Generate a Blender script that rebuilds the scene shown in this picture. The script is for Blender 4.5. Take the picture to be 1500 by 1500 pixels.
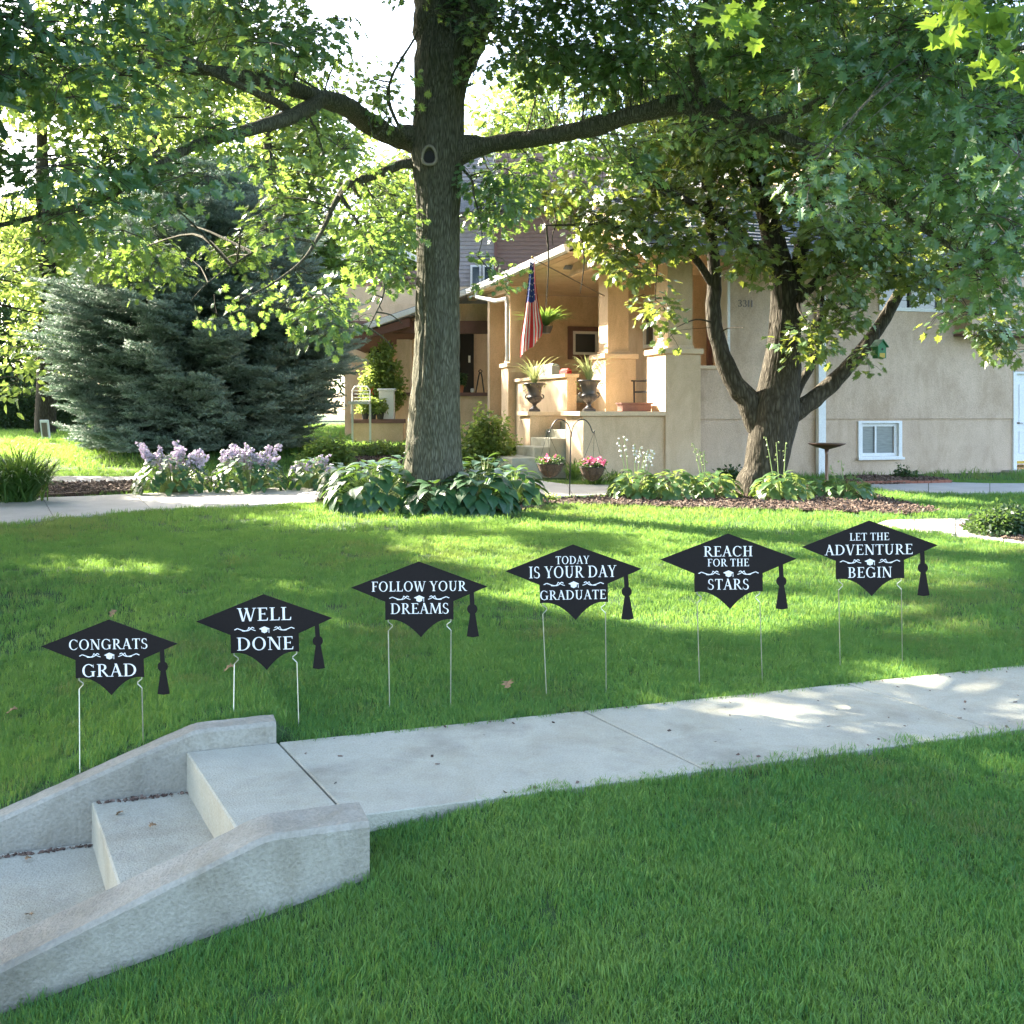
import bpy, math, random
import numpy as np
from mathutils import Vector, Matrix, Euler, noise
random.seed(7); rng = np.random.default_rng(7)
for o in list(bpy.data.objects): bpy.data.objects.remove(o)
SC = bpy.context.scene
COL = SC.collection
R = math.radians
# ------------------------------------------------------------------ camera, sky, sun, exposure
F = 1500.0; HZ = 605.0; CZ = 1.5          # focal length in photo pixels, horizon row, eye height
cd = bpy.data.cameras.new('camera'); cam = bpy.data.objects.new('camera', cd); COL.objects.link(cam)
cam.location = (0, 0, CZ); cam.rotation_euler = (R(90), 0, 0)
cd.sensor_width = 36; cd.lens = 36; cd.shift_y = -(750-HZ)/1500.0
cd.clip_start = 0.05; cd.clip_end = 2000
SC.camera = cam
SUN = np.array([-0.80, 0.60, 0.0]); EL = R(33)
SUN = np.array([SUN[0]*math.cos(EL), SUN[1]*math.cos(EL), math.sin(EL)])
w = bpy.data.worlds.new("World"); SC.world = w; w.use_nodes = True
wn = w.node_tree; bgn = wn.nodes['Background']
sky = wn.nodes.new('ShaderNodeTexSky'); sky.sky_type = 'NISHITA'; sky.sun_disc = False
sky.sun_elevation = EL; sky.sun_rotation = math.atan2(SUN[0], SUN[1])
sky.dust_density = 2.5; sky.air_density = 0.85; sky.ozone_density = 0.35
wn.links.new(sky.outputs[0], bgn.inputs[0]); bgn.inputs[1].default_value = 0.15
sd = bpy.data.lights.new('sun', 'SUN'); so = bpy.data.objects.new('sun', sd); COL.objects.link(so)
sd.energy = 5.0; sd.angle = R(0.53); sd.color = (1.0, 0.91, 0.75)
so.rotation_euler = Vector(SUN).to_track_quat('Z', 'Y').to_euler(); so.location = (-20, 15, 20)
SC.view_settings.view_transform = 'Standard'; SC.view_settings.look = 'None'
SC.view_settings.gamma = 1.0; SC.view_settings.use_curve_mapping = False
SC.view_settings.exposure = 2.95
SC.render.engine = 'CYCLES'
# ------------------------------------------------------------------ helpers
def tag(o, label=None, cat=None, group=None, kind=None):
    if label: o['label'] = label
    if cat: o['category'] = cat
    if group: o['group'] = group
    if kind: o['kind'] = kind
    return o
MW = {}
def wm(o):
    return MW.get(o.name, Matrix.Identity(4)) if o else Matrix.Identity(4)
def thing(name, label, cat, loc=(0,0,0), rz=0, group=None):
    o = bpy.data.objects.new(name, None); COL.objects.link(o)
    o.empty_display_size = 0.1
    o.location = loc; o.rotation_euler = (0, 0, rz)
    MW[o.name] = Matrix.Translation(Vector(loc)) @ Matrix.Rotation(rz, 4, 'Z')
    return tag(o, label, cat, group)
def copy_tree(o, parent=None):
    c = o.copy(); COL.objects.link(c); c.parent = parent
    for ch in [x for x in bpy.data.objects if x.parent == o]: copy_tree(ch, c)
    return c
def mesh_np(name, V, Fc, mats, midx=None, smooth=False):
    me = bpy.data.meshes.new(name)
    me.from_pydata(V if isinstance(V, list) else V.tolist(), [], Fc)
    for m in mats: me.materials.append(m)
    if midx is not None and len(mats) > 1: me.polygons.foreach_set('material_index', midx)
    if smooth: me.polygons.foreach_set('use_smooth', [True]*len(me.polygons))
    me.update(); return me
class MB:
    def __init__(s): s.v = []; s.f = []; s.m = []
    def add(s, vs, fs, mi=0):
        b = len(s.v); s.v += [tuple(p) for p in vs]
        s.f += [tuple(i+b for i in f) for f in fs]; s.m += [mi]*len(fs); return s
    def box(s, x0, x1, y0, y1, z0, z1, mi=0, b=0.0):
        if b > 0:      # chamfered box
            vs = []; 
            for z, i in ((z0,b),(z0+b,0),(z1-b,0),(z1,b)):
                vs += [(x0+i,y0+i,z),(x1-i,y0+i,z),(x1-i,y1-i,z),(x0+i,y1-i,z)]
            fs = [(3,2,1,0),(12,13,14,15)]
            for k in range(3):
                for j in range(4):
                    a = k*4+j; c = k*4+(j+1)%4; fs.append((a,c,c+4,a+4))
            return s.add(vs, fs, mi)
        vs = [(x0,y0,z0),(x1,y0,z0),(x1,y1,z0),(x0,y1,z0),(x0,y0,z1),(x1,y0,z1),(x1,y1,z1),(x0,y1,z1)]
        return s.add(vs, [(3,2,1,0),(4,5,6,7),(0,1,5,4),(1,2,6,5),(2,3,7,6),(3,0,4,7)], mi)
    def prism(s, top, h, mi=0):          # top polygon (3d points, ccw from above), thickness h downward
        n = len(top); vs = list(top)+[(p[0],p[1],p[2]-h) for p in top]
        fs = [tuple(range(n)), tuple(reversed(range(n, 2*n)))]
        fs += [(i, i+n, (i+1)%n+n, (i+1)%n) for i in range(n)]
        return s.add(vs, fs, mi)
    def extr(s, poly, d, mi=0):          # polygon extruded along vector d
        n = len(poly); d = Vector(d); vs = [Vector(p) for p in poly]; vs = vs+[p+d for p in vs]
        fs = [tuple(range(n)), tuple(reversed(range(n, 2*n)))]
        fs += [(i, i+n, (i+1)%n+n, (i+1)%n) for i in range(n)]
        return s.add(vs, fs, mi)
    def tube(s, pts, rad, n=8, mi=0, caps=True, bump=0.0, bs=3.0, flat=None):
        pts = [Vector(p) for p in pts]
        if not hasattr(rad, '__len__'): rad = [rad]*len(pts)
        N = None; rings = []
        for i, p in enumerate(pts):
            t = (pts[min(i+1, len(pts)-1)]-pts[max(i-1, 0)]).normalized()
            if N is None: N = t.orthogonal().normalized()
            N = (N - t*N.dot(t)).normalized(); B = t.cross(N)
            for k in range(n):
                a = 2*math.pi*k/n; d = N*math.cos(a)+B*math.sin(a); r = rad[i]
                if bump: r *= 1+bump*noise.noise((p+d*r)*bs)
                rings.append(p+d*r)
        fs = []
        for i in range(len(pts)-1):
            for k in range(n):
                a = i*n+k; b = i*n+(k+1)%n; fs.append((a, b, b+n, a+n))
        if caps: fs += [tuple(reversed(range(n))), tuple(range((len(pts)-1)*n, len(pts)*n))]
        return s.add(rings, fs, mi)
    def lathe(s, prof, c=(0,0,0), n=24, mi=0):
        vs = []; fs = []
        for r, z in prof:
            for k in range(n):
                a = 2*math.pi*k/n; vs.append((c[0]+r*math.cos(a), c[1]+r*math.sin(a), c[2]+z))
        for i in range(len(prof)-1):
            for k in range(n):
                a = i*n+k; b = i*n+(k+1)%n; fs.append((a, b, b+n, a+n))
        fs += [tuple(reversed(range(n))), tuple(range((len(prof)-1)*n, len(prof)*n))]
        return s.add(vs, fs, mi)
    def build(s, name, mats, parent=None, smooth=False, local=False, auto=None):
        if not isinstance(mats, (list, tuple)): mats = [mats]
        V = np.array(s.v, dtype=float).reshape(-1, 3)
        if parent is not None and not local:
            Mi = np.array(wm(parent).inverted()); V = V @ Mi[:3,:3].T + Mi[:3,3]
        me = mesh_np(name, V, s.f, mats, s.m, smooth)
        o = bpy.data.objects.new(name, me); COL.objects.link(o)
        if parent is not None:
            o.parent = parent; MW[o.name] = wm(parent)
        return o
def P(px, py, Y): return Vector(((px-750)/F*Y, Y, CZ-(py-HZ)*Y/F))
def sst(x, a, b):
    t = np.clip((x-a)/(b-a), 0, 1); return t*t*(3-2*t)
PA, PB = (0.944, 0.33), (-0.33, 0.944)    # along / across the front walk
def AB(a, b): return (0.944*a-0.33*b, 0.33*a+0.944*b)
B0, B1 = 3.79, 4.75
def gz(X, Y):
    X = np.asarray(X, float); Y = np.asarray(Y, float)
    a = .944*X+.33*Y; b = -.33*X+.944*Y
    fade = 1-sst(b, 5.6, 10.5)
    far = -0.012+0.016*np.clip(b-4.9, 0, 12)+0.065*(1-sst(a, .50, .62))*(1-sst(b, 5.0, 6.2))-0.34*np.clip(.15-a, 0, 2.0)*fade
    far = far + (1-sst(X, -2.5, 1.5))*(0.05*np.clip(Y-16, 0, 8)+0.018*np.clip(Y-24, 0, 25))
    near = -0.018-0.065*(1-sst(a, .7, 1.3))-0.215*np.clip(.7-a, 0, 2.2)-0.05*np.clip(B0-b, 0, 4)
    walk = -0.06+0*a
    z = np.where(b > B1, far, np.where(b < B0, near, np.minimum(far, near)))
    z = z + 0.012*np.sin(X*0.9+1.3)*np.sin(Y*0.7)*sst(b, 5.5, 8)
    inst = (b > 3.56) & (b < 4.82) & (a < .62)
    z = np.where(inst, -0.75, z)
    z = np.where((b >= B0-0.0) & (b <= B1) & (a >= .62), -0.06, z)
    return z
def hit(px, py):
    Ys = np.arange(2.0, 140, 0.02)
    z = CZ-(py-HZ)*Ys/F; X = (px-750)/F*Ys
    g = gz(X, Ys); i = np.argmax(z < g)
    if not (z < g).any(): i = len(Ys)-1
    return Vector((X[i], Ys[i], g[i]))
def inpoly(X, Y, poly):
    r = np.zeros(X.shape, bool); n = len(poly)
    for i in range(n):
        x0, y0 = poly[i][:2]; x1, y1 = poly[(i+1) % n][:2]
        if y0 == y1: continue
        c = ((y0 > Y) != (y1 > Y)) & (X < (x1-x0)*(Y-y0)/(y1-y0)+x0); r ^= c
    return r
# ------------------------------------------------------------------ materials
def newmat(name):
    m = bpy.data.materials.new(name); m.use_nodes = True; nt = m.node_tree
    return m, nt, nt.nodes['Principled BSDF']
def N_(nt, t, **k):
    n = nt.nodes.new(t)
    for a, b in k.items(): setattr(n, a, b)
    return n
def ramp(nt, fac, stops):
    r = N_(nt, 'ShaderNodeValToRGB'); e = r.color_ramp.elements
    while len(e) < len(stops): e.new(0.5)
    for i, (p, c) in enumerate(stops): e[i].position = p; e[i].color = (*c, 1)
    nt.links.new(fac, r.inputs[0]); return r.outputs[0]
def rough_mat(name, c1, c2, scale=8, rough=.85, bump=.3, bscale=60, dist=.004, c3=None, stretch=(1,1,1), spec=.3, metal=0, detail=6, stain=None):
    m, nt, b = newmat(name)
    tc = N_(nt, 'ShaderNodeTexCoord'); mp = N_(nt, 'ShaderNodeMapping'); mp.inputs['Scale'].default_value = stretch
    nt.links.new(tc.outputs['Object'], mp.inputs[0])
    n1 = N_(nt, 'ShaderNodeTexNoise'); n1.inputs['Scale'].default_value = scale; n1.inputs['Detail'].default_value = detail
    n1.inputs['Roughness'].default_value = .65
    nt.links.new(mp.outputs[0], n1.inputs['Vector'])
    st = [(.3, c1), (.7, c2)] if c3 is None else [(.28, c1), (.5, c2), (.72, c3)]
    col = ramp(nt, n1.outputs[0], st)
    n2 = N_(nt, 'ShaderNodeTexNoise'); n2.inputs['Scale'].default_value = bscale; n2.inputs['Detail'].default_value = 4
    nt.links.new(mp.outputs[0], n2.inputs['Vector'])
    mx = N_(nt, 'ShaderNodeMixRGB', blend_type='MULTIPLY'); mx.inputs[0].default_value = .5
    col2 = ramp(nt, n2.outputs[0], [(.3, (.62,.62,.62)), (.6, (1,1,1))])
    nt.links.new(col, mx.inputs[1]); nt.links.new(col2, mx.inputs[2])
    if stain:      # weathering: large soft stains and thin wandering hairline cracks
        n3 = N_(nt, 'ShaderNodeTexNoise'); n3.inputs['Scale'].default_value = stain[0]; n3.inputs['Detail'].default_value = 8; n3.inputs['Roughness'].default_value = .75; n3.inputs['Distortion'].default_value = .6
        mp3 = N_(nt, 'ShaderNodeMapping'); mp3.inputs['Scale'].default_value = stain[2]; nt.links.new(tc.outputs['Object'], mp3.inputs[0]); nt.links.new(mp3.outputs[0], n3.inputs['Vector'])
        s3 = ramp(nt, n3.outputs[0], [(.34, (stain[1], stain[1]*.97, stain[1]*.91)), (.56, (1,1,1))])
        m3 = N_(nt, 'ShaderNodeMixRGB', blend_type='MULTIPLY'); m3.inputs[0].default_value = 1; nt.links.new(mx.outputs[0], m3.inputs[1]); nt.links.new(s3, m3.inputs[2]); mx = m3
    nt.links.new(mx.outputs[0], b.inputs['Base Color'])
    bp = N_(nt, 'ShaderNodeBump'); bp.inputs['Strength'].default_value = bump; bp.inputs['Distance'].default_value = dist
    nt.links.new(n2.outputs[0], bp.inputs['Height']); nt.links.new(bp.outputs[0], b.inputs['Normal'])
    b.inputs['Roughness'].default_value = rough; b.inputs['Specular IOR Level'].default_value = spec
    b.inputs['Metallic'].default_value = metal
    return m
def flat_mat(name, c, rough=.5, metal=0, spec=.5, var=.12):
    d = tuple(x*(1-var) for x in c)
    return rough_mat(name, d, c, scale=5, rough=rough, bump=.05, bscale=90, spec=spec, metal=metal)
def leaf_mat(name, cols, tcol, trans=.45, rough=.42, src='INST', spec=.5):
    m, nt, b = newmat(name)
    if src == 'INST':
        at = N_(nt, 'ShaderNodeAttribute'); at.attribute_type = 'INSTANCER'; at.attribute_name = 'tint'; f = at.outputs['Fac']
    elif src == 'OBJ':
        oi = N_(nt, 'ShaderNodeObjectInfo'); f = oi.outputs['Random']
    else:
        tc = N_(nt, 'ShaderNodeTexCoord'); nz = N_(nt, 'ShaderNodeTexNoise'); nz.inputs['Scale'].default_value = 9
        nt.links.new(tc.outputs['Object'], nz.inputs['Vector']); f = nz.outputs[0]
    n = len(cols)
    col = ramp(nt, f, [(i/(n-1), c) for i, c in enumerate(cols)])
    nt.links.new(col, b.inputs['Base Color']); b.inputs['Roughness'].default_value = rough
    b.inputs['Specular IOR Level'].default_value = spec
    tr = N_(nt, 'ShaderNodeBsdfTranslucent')
    mt = N_(nt, 'ShaderNodeMixRGB', blend_type='MIX'); mt.inputs[0].default_value = .8
    nt.links.new(col, mt.inputs[1]); mt.inputs[2].default_value = (*tcol, 1); nt.links.new(mt.outputs[0], tr.inputs[0])
    mx = N_(nt, 'ShaderNodeMixShader'); mx.inputs[0].default_value = trans
    nt.links.new(b.outputs[0], mx.inputs[1]); nt.links.new(tr.outputs[0], mx.inputs[2])
    nt.links.new(mx.outputs[0], nt.nodes['Material Output'].inputs[0])
    return m
M = {}
M['concrete'] = rough_mat('concrete', (.28,.27,.215), (.43,.42,.335), scale=1.7, bump=.9, bscale=120, dist=.005, c3=(.36,.35,.28), detail=9, stain=(2.6,.88,(1,1,1)))
M['concrete_dark'] = rough_mat('weathered_concrete', (.19,.18,.145), (.30,.285,.23), scale=2.2, bump=.9, bscale=80, dist=.007, c3=(.37,.355,.29), detail=10, stain=(3.2,.78,(1.6,1.6,.8)))
M['riser'] = rough_mat('shaded_riser_concrete', (.22,.20,.155), (.34,.32,.255), scale=3, bump=.9, bscale=90, dist=.005, stain=(4,.75,(1,1,1)))  # darker stained concrete copy with riser shade put into its colour; unused
M['walk2'] = rough_mat('path_concrete', (.40,.38,.35), (.52,.50,.47), scale=1.6, bump=.4, bscale=90, dist=.004)
M['joint'] = rough_mat('joint_dirt', (.04,.035,.025), (.09,.08,.06), scale=20)
M['soil'] = rough_mat('turf_soil', (.035,.075,.02), (.05,.10,.028), scale=3, bump=.8, bscale=70, dist=.02)
M['mulch'] = rough_mat('mulch', (.05,.03,.022), (.13,.085,.06), scale=14, bump=1, bscale=40, dist=.03)
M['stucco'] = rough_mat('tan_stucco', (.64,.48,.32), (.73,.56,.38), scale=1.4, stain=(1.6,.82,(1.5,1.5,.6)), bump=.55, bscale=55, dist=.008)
M['stucco_light'] = rough_mat('lit_stucco', (.66,.56,.42), (.74,.65,.50), scale=1.4, bump=.5, bscale=55, dist=.008)  # sunlit copy of the tan stucco, sunlight put into its colour; replaced below
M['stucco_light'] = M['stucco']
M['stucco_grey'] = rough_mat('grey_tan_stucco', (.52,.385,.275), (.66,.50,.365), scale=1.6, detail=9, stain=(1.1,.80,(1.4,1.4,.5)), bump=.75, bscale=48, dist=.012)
M['stucco_cap'] = rough_mat('stucco_cap', (.68,.52,.35), (.76,.59,.41), scale=3, bump=.3, bscale=70, dist=.004)
M['brown'] = rough_mat('brown_trim', (.17,.095,.085), (.22,.125,.11), scale=4, bump=.2)
M['siding_brown'] = rough_mat('brown_siding', (.22,.15,.13), (.30,.21,.18), scale=6, bump=.4, stretch=(1,1,6))
M['siding_grey'] = rough_mat('grey_siding', (.27,.25,.26), (.35,.33,.33), scale=6, bump=.3)
M['white'] = rough_mat('white_paint', (.72,.72,.70), (.80,.80,.78), scale=3, rough=.5, bump=.1)
M['shingle'] = rough_mat('roof_shingle', (.13,.14,.16), (.26,.27,.30), scale=18, bump=.6, bscale=60, dist=.01)
M['glass'] = flat_mat('window_glass', (.03,.045,.06), rough=.05, spec=.9)
M['blind'] = rough_mat('window_with_blind', (.16,.18,.19), (.26,.28,.29), scale=6, rough=.15, bump=.02, stretch=(1,1,8), spec=.8)
M['dark'] = flat_mat('dark_interior', (.02,.018,.016), rough=.8)
M['iron'] = flat_mat('black_iron', (.018,.018,.02), rough=.4)
M['urn'] = rough_mat('dark_bronze_urn', (.035,.032,.033), (.07,.062,.06), scale=9, rough=.42, bump=.2, spec=.6)
M['wire'] = flat_mat('stake_wire', (.62,.60,.50), rough=.3, metal=.75)
M['sign'] = flat_mat('black_coroplast', (.012,.009,.009), rough=.5, spec=.18)
M['ink'] = flat_mat('white_ink', (.88,.86,.82), rough=.5)
M['red'] = flat_mat('red_cloth', (.68,.04,.04), rough=.8)
M['fwhite'] = flat_mat('white_cloth', (.75,.74,.72), rough=.85)
M['blue'] = flat_mat('blue_cloth', (.03,.06,.26), rough=.85)
M['cushion'] = flat_mat('grey_cushion', (.42,.46,.46), rough=.9)
M['brick'] = rough_mat('brick_edging', (.24,.09,.06), (.34,.15,.10), scale=20, bump=.5)
M['terra'] = rough_mat('terracotta', (.33,.12,.06), (.42,.18,.10), scale=9)
M['coir'] = rough_mat('coir_liner', (.07,.045,.03), (.15,.10,.065), scale=30, bump=1, bscale=50, dist=.02)
M['wood'] = rough_mat('grey_wood', (.13,.10,.08), (.24,.19,.15), scale=8, stretch=(1,1,.2))
M['bh_green'] = flat_mat('green_paint', (.03,.16,.06), rough=.6)
M['bh_yellow'] = flat_mat('yellow_paint', (.5,.33,.04), rough=.6)
M['bronze'] = flat_mat('bronze', (.16,.10,.07), rough=.35, metal=.6)
M['brass'] = flat_mat('brass', (.6,.42,.12), rough=.25, metal=1)
M['pot'] = flat_mat('black_plastic', (.03,.03,.03), rough=.5)
M['scar'] = flat_mat('scar_wood', (.30,.26,.20), rough=.9)
M['gold'] = flat_mat('numeral_black', (.03,.025,.02), rough=.4)
def bark(name, c1, c2, c3, sx=26, sz=3.2, dist=.03, strength=.9):
    m, nt, b = newmat(name)
    tc = N_(nt, 'ShaderNodeTexCoord'); mp = N_(nt, 'ShaderNodeMapping'); mp.inputs['Scale'].default_value = (sx, sx, sz)
    nz = N_(nt, 'ShaderNodeTexNoise'); nz.inputs['Scale'].default_value = 1.6; nz.inputs['Detail'].default_value = 3
    ad = N_(nt, 'ShaderNodeMixRGB', blend_type='ADD'); ad.inputs[0].default_value = .12
    nt.links.new(tc.outputs['Object'], nz.inputs['Vector']); nt.links.new(tc.outputs['Object'], ad.inputs[1]); nt.links.new(nz.outputs['Color'], ad.inputs[2])
    nt.links.new(ad.outputs[0], mp.inputs[0])
    vo = N_(nt, 'ShaderNodeTexVoronoi', feature='DISTANCE_TO_EDGE'); vo.inputs['Scale'].default_value = 1.0
    n2 = N_(nt, 'ShaderNodeTexNoise'); n2.inputs['Scale'].default_value = 1.0; n2.inputs['Detail'].default_value = 7; n2.inputs['Roughness'].default_value = .7
    nt.links.new(mp.outputs[0], vo.inputs['Vector']); nt.links.new(mp.outputs[0], n2.inputs['Vector'])
    a = N_(nt, 'ShaderNodeMath', operation='MULTIPLY_ADD'); nt.links.new(vo.outputs['Distance'], a.inputs[0]); a.inputs[1].default_value = 1.3
    nt.links.new(n2.outputs[0], a.inputs[2])
    col = ramp(nt, a.outputs[0], [(.35, c1), (.65, c2), (1.0, c3)])
    nt.links.new(col, b.inputs['Base Color']); b.inputs['Roughness'].default_value = .9; b.inputs['Specular IOR Level'].default_value = .2
    bp = N_(nt, 'ShaderNodeBump'); bp.inputs['Strength'].default_value = strength; bp.inputs['Distance'].default_value = dist
    nt.links.new(a.outputs[0], bp.inputs['Height']); nt.links.new(bp.outputs[0], b.inputs['Normal'])
    return m
M['oak_bark'] = bark('oak_bark', (.035,.034,.023), (.11,.105,.072), (.20,.195,.145), sx=40, sz=5)
M['maple_bark'] = bark('maple_bark', (.022,.018,.012), (.05,.043,.030), (.09,.078,.058), sx=20, sz=4, dist=.018)
M['twig'] = rough_mat('twig_bark', (.05,.04,.03), (.10,.085,.06), scale=20)
M['oak_leaf'] = leaf_mat('oak_leaf', [(.045,.125,.075), (.070,.175,.095), (.11,.215,.085)], (.34,.50,.06), trans=.42, rough=.30, spec=.8)
M['maple_leaf'] = leaf_mat('maple_leaf', [(.045,.10,.04), (.070,.14,.045), (.10,.18,.05)], (.42,.48,.06), trans=.36, rough=.36, spec=.7)
M['pale_leaf'] = leaf_mat('pale_leaf', [(.06,.12,.03), (.09,.16,.04), (.13,.20,.06)], (.40,.52,.10), trans=.5, rough=.5)
M['near_leaf'] = leaf_mat('near_leaf', [(.05,.12,.02), (.08,.16,.03)], (.28,.42,.04), trans=.5, rough=.4)
M['dark_leaf'] = leaf_mat('dark_leaf', [(.02,.05,.02), (.04,.08,.03)], (.18,.30,.06), trans=.35, rough=.45)
M['shrub_leaf'] = leaf_mat('shrub_leaf', [(.07,.13,.03), (.12,.19,.05), (.18,.24,.08)], (.42,.52,.10), trans=.5, rough=.5)
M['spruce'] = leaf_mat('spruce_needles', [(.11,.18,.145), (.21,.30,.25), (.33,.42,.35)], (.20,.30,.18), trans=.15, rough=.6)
M['hosta'] = leaf_mat('hosta_leaf', [(.020,.070,.034), (.032,.095,.040), (.050,.125,.046)], (.22,.38,.05), trans=.22, rough=.45, src='OBJ')
M['hosta2'] = leaf_mat('pale_hosta_leaf', [(.07,.15,.05), (.13,.21,.08)], (.38,.50,.10), trans=.38, rough=.4)
M['grass'] = leaf_mat('grass_blade', [(.15,.16,.07), (.045,.15,.05), (.05,.185,.055), (.075,.21,.055), (.13,.25,.07)], (.31,.48,.07), trans=.46, rough=.5, spec=.3)
M['lily'] = leaf_mat('strap_leaf', [(.05,.12,.03), (.09,.17,.04)], (.30,.45,.07), trans=.4)
M['spike'] = leaf_mat('striped_spike_leaf', [(.30,.36,.14), (.45,.48,.25)], (.5,.55,.2), trans=.35, src='NOISE')
M['lilac'] = leaf_mat('lilac_petal', [(.50,.44,.56), (.66,.59,.70), (.76,.72,.78)], (.6,.5,.65), trans=.4)
M['stalk'] = leaf_mat('flower_stalk', [(.22,.30,.10), (.35,.42,.18)], (.4,.5,.15), trans=.2, src='NOISE')
M['pink'] = leaf_mat('pink_petal', [(.55,.06,.20), (.75,.20,.35)], (.8,.2,.35), trans=.35)
M['deadleaf'] = flat_mat('dry_leaf', (.28,.17,.08), rough=.8)
# ------------------------------------------------------------------ scatter by geometry nodes (prototypes and points live in one mesh)
def scatter(name, protos, pts, rot, scl, pid, tint, mats, parent=None, kind='stuff', smooth=False):
    V = []; Fc = []; mi = []; ids = []
    for i, (pv, pf, pm) in enumerate(protos):
        b = len(V); V += [tuple(p) for p in pv]; Fc += [tuple(k+b for k in f) for f in pf]; mi += list(pm); ids += [i+100]*len(pv)
    pts = np.asarray(pts, float).reshape(-1, 3)
    loc = np.array(wm(parent).translation) if parent else np.zeros(3)
    nb = len(V); n = len(pts)
    V = np.vstack([np.array(V), pts-loc])
    me = mesh_np(name, V, Fc, mats, mi, smooth)
    def at(nm, ty, key, arr, dim):
        a = me.attributes.new(nm, ty, 'POINT'); a.data.foreach_set(key, np.ascontiguousarray(arr).ravel())
    at('pid', 'INT', 'value', np.concatenate([np.array(ids, np.int32), np.asarray(pid, np.int32)]), 1)
    at('rot', 'FLOAT_VECTOR', 'vector', np.vstack([np.zeros((nb, 3)), rot]).astype(np.float32), 3)
    at('scl', 'FLOAT', 'value', np.concatenate([np.zeros(nb), scl]).astype(np.float32), 1)
    at('tint', 'FLOAT', 'value', np.concatenate([np.zeros(nb), tint]).astype(np.float32), 1)
    o = bpy.data.objects.new(name, me); COL.objects.link(o)
    if parent: o.parent = parent
    if kind: o['kind'] = kind
    key = 'scatter%d' % len(protos)
    ng = bpy.data.node_groups.get(key)
    if ng is None:
        ng = bpy.data.node_groups.new(key, 'GeometryNodeTree')
        ng.interface.new_socket('Geometry', in_out='INPUT', socket_type='NodeSocketGeometry')
        ng.interface.new_socket('Geometry', in_out='OUTPUT', socket_type='NodeSocketGeometry')
        gi = ng.nodes.new('NodeGroupInput'); go = ng.nodes.new('NodeGroupOutput'); L = ng.links
        def attr(nm, ty):
            a = ng.nodes.new('GeometryNodeInputNamedAttribute'); a.data_type = ty; a.inputs['Name'].default_value = nm; return a.outputs['Attribute']
        pa, ra, sa = attr('pid', 'INT'), attr('rot', 'FLOAT_VECTOR'), attr('scl', 'FLOAT')
        er = ng.nodes.new('FunctionNodeEulerToRotation'); L.new(ra, er.inputs[0])
        jn = ng.nodes.new('GeometryNodeJoinGeometry')
        for i in range(len(protos)):
            seps = []
            for val in (i, i+100):
                c = ng.nodes.new('FunctionNodeCompare'); c.data_type = 'INT'; c.operation = 'EQUAL'
                L.new(pa, c.inputs[2]); c.inputs[3].default_value = val
                sg = ng.nodes.new('GeometryNodeSeparateGeometry'); sg.domain = 'POINT'
                L.new(gi.outputs[0], sg.inputs[0]); L.new(c.outputs[0], sg.inputs[1]); seps.append(sg.outputs[0])
            ip = ng.nodes.new('GeometryNodeInstanceOnPoints')
            L.new(seps[0], ip.inputs['Points']); L.new(seps[1], ip.inputs['Instance'])
            L.new(er.outputs[0], ip.inputs['Rotation']); L.new(sa, ip.inputs['Scale']); L.new(ip.outputs[0], jn.inputs[0])
        L.new(jn.outputs[0], go.inputs[0])
    md = o.modifiers.new('scatter', 'NODES'); md.node_group = ng
    return o
# leaf outlines, base at origin, tip toward +Y, unit length
OAK = [(0,0),(.06,.12),(.30,.08),(.14,.26),(.46,.30),(.20,.46),(.50,.62),(.17,.68),(.26,.90),(.05,.84),(0,1.0)]
OAK = OAK + [(-x, y) for x, y in reversed(OAK[1:-1])]
MAP = [(0,0),(.10,.06),(.42,-.02),(.30,.20),(.58,.42),(.34,.50),(.40,.74),(.14,.66),(0,1.0)]
MAP = MAP + [(-x, y) for x, y in reversed(MAP[1:-1])]
OVL = [(0,0),(.22,.22),(.26,.5),(.14,.8),(0,1.0),(-.14,.8),(-.26,.5),(-.22,.22)]
DIA = [(0,0),(.25,.45),(0,1.0),(-.25,.45)]
def leaf_spray(outline, n, size, rad, seed, tilt=.6, thick=.35, wood=True, droop=.25):
    rd = random.Random(seed); V = []; Fc = []; mi = []
    for i in range(n):
        th = rd.uniform(0, 2*math.pi); rr = rad*math.sqrt(rd.random())
        base = Vector((rr*math.cos(th), rr*math.sin(th), rd.uniform(-thick, thick)*rad - droop*rr))
        s = size*rd.uniform(.7, 1.2)
        E = Euler((rd.uniform(-tilt, tilt)-.35, rd.uniform(-tilt, tilt), th-math.pi/2+rd.uniform(-.9, .9)))
        Mx = E.to_matrix(); b = len(V)
        fold = rd.uniform(.05, .30)
        pts = [base+Mx @ Vector((x*s, y*s, (abs(x)*fold-.18*y*y)*s)) for x, y in outline]
        V += pts; m = len(outline)
        h = m//2
        Fc.append(tuple(b+k for k in range(h+1))); Fc.append(tuple([b]+[b+k for k in range(h, m)])); mi += [0, 0]
    if wood:
        mb = MB()
        for k in range(4):
            th = rd.uniform(0, 6.28); e = Vector((math.cos(th)*rad*.9, math.sin(th)*rad*.9, -droop*rad))
            mb.tube([(0,0,0), e*.5+Vector((0,0,.03)), e], [.006, .004, .002], n=3, caps=False)
        b = len(V); V += [Vector(p) for p in mb.v]; Fc += [tuple(k+b for k in f) for f in mb.f]; mi += [1]*len(mb.f)
    return (V, Fc, mi)
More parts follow.
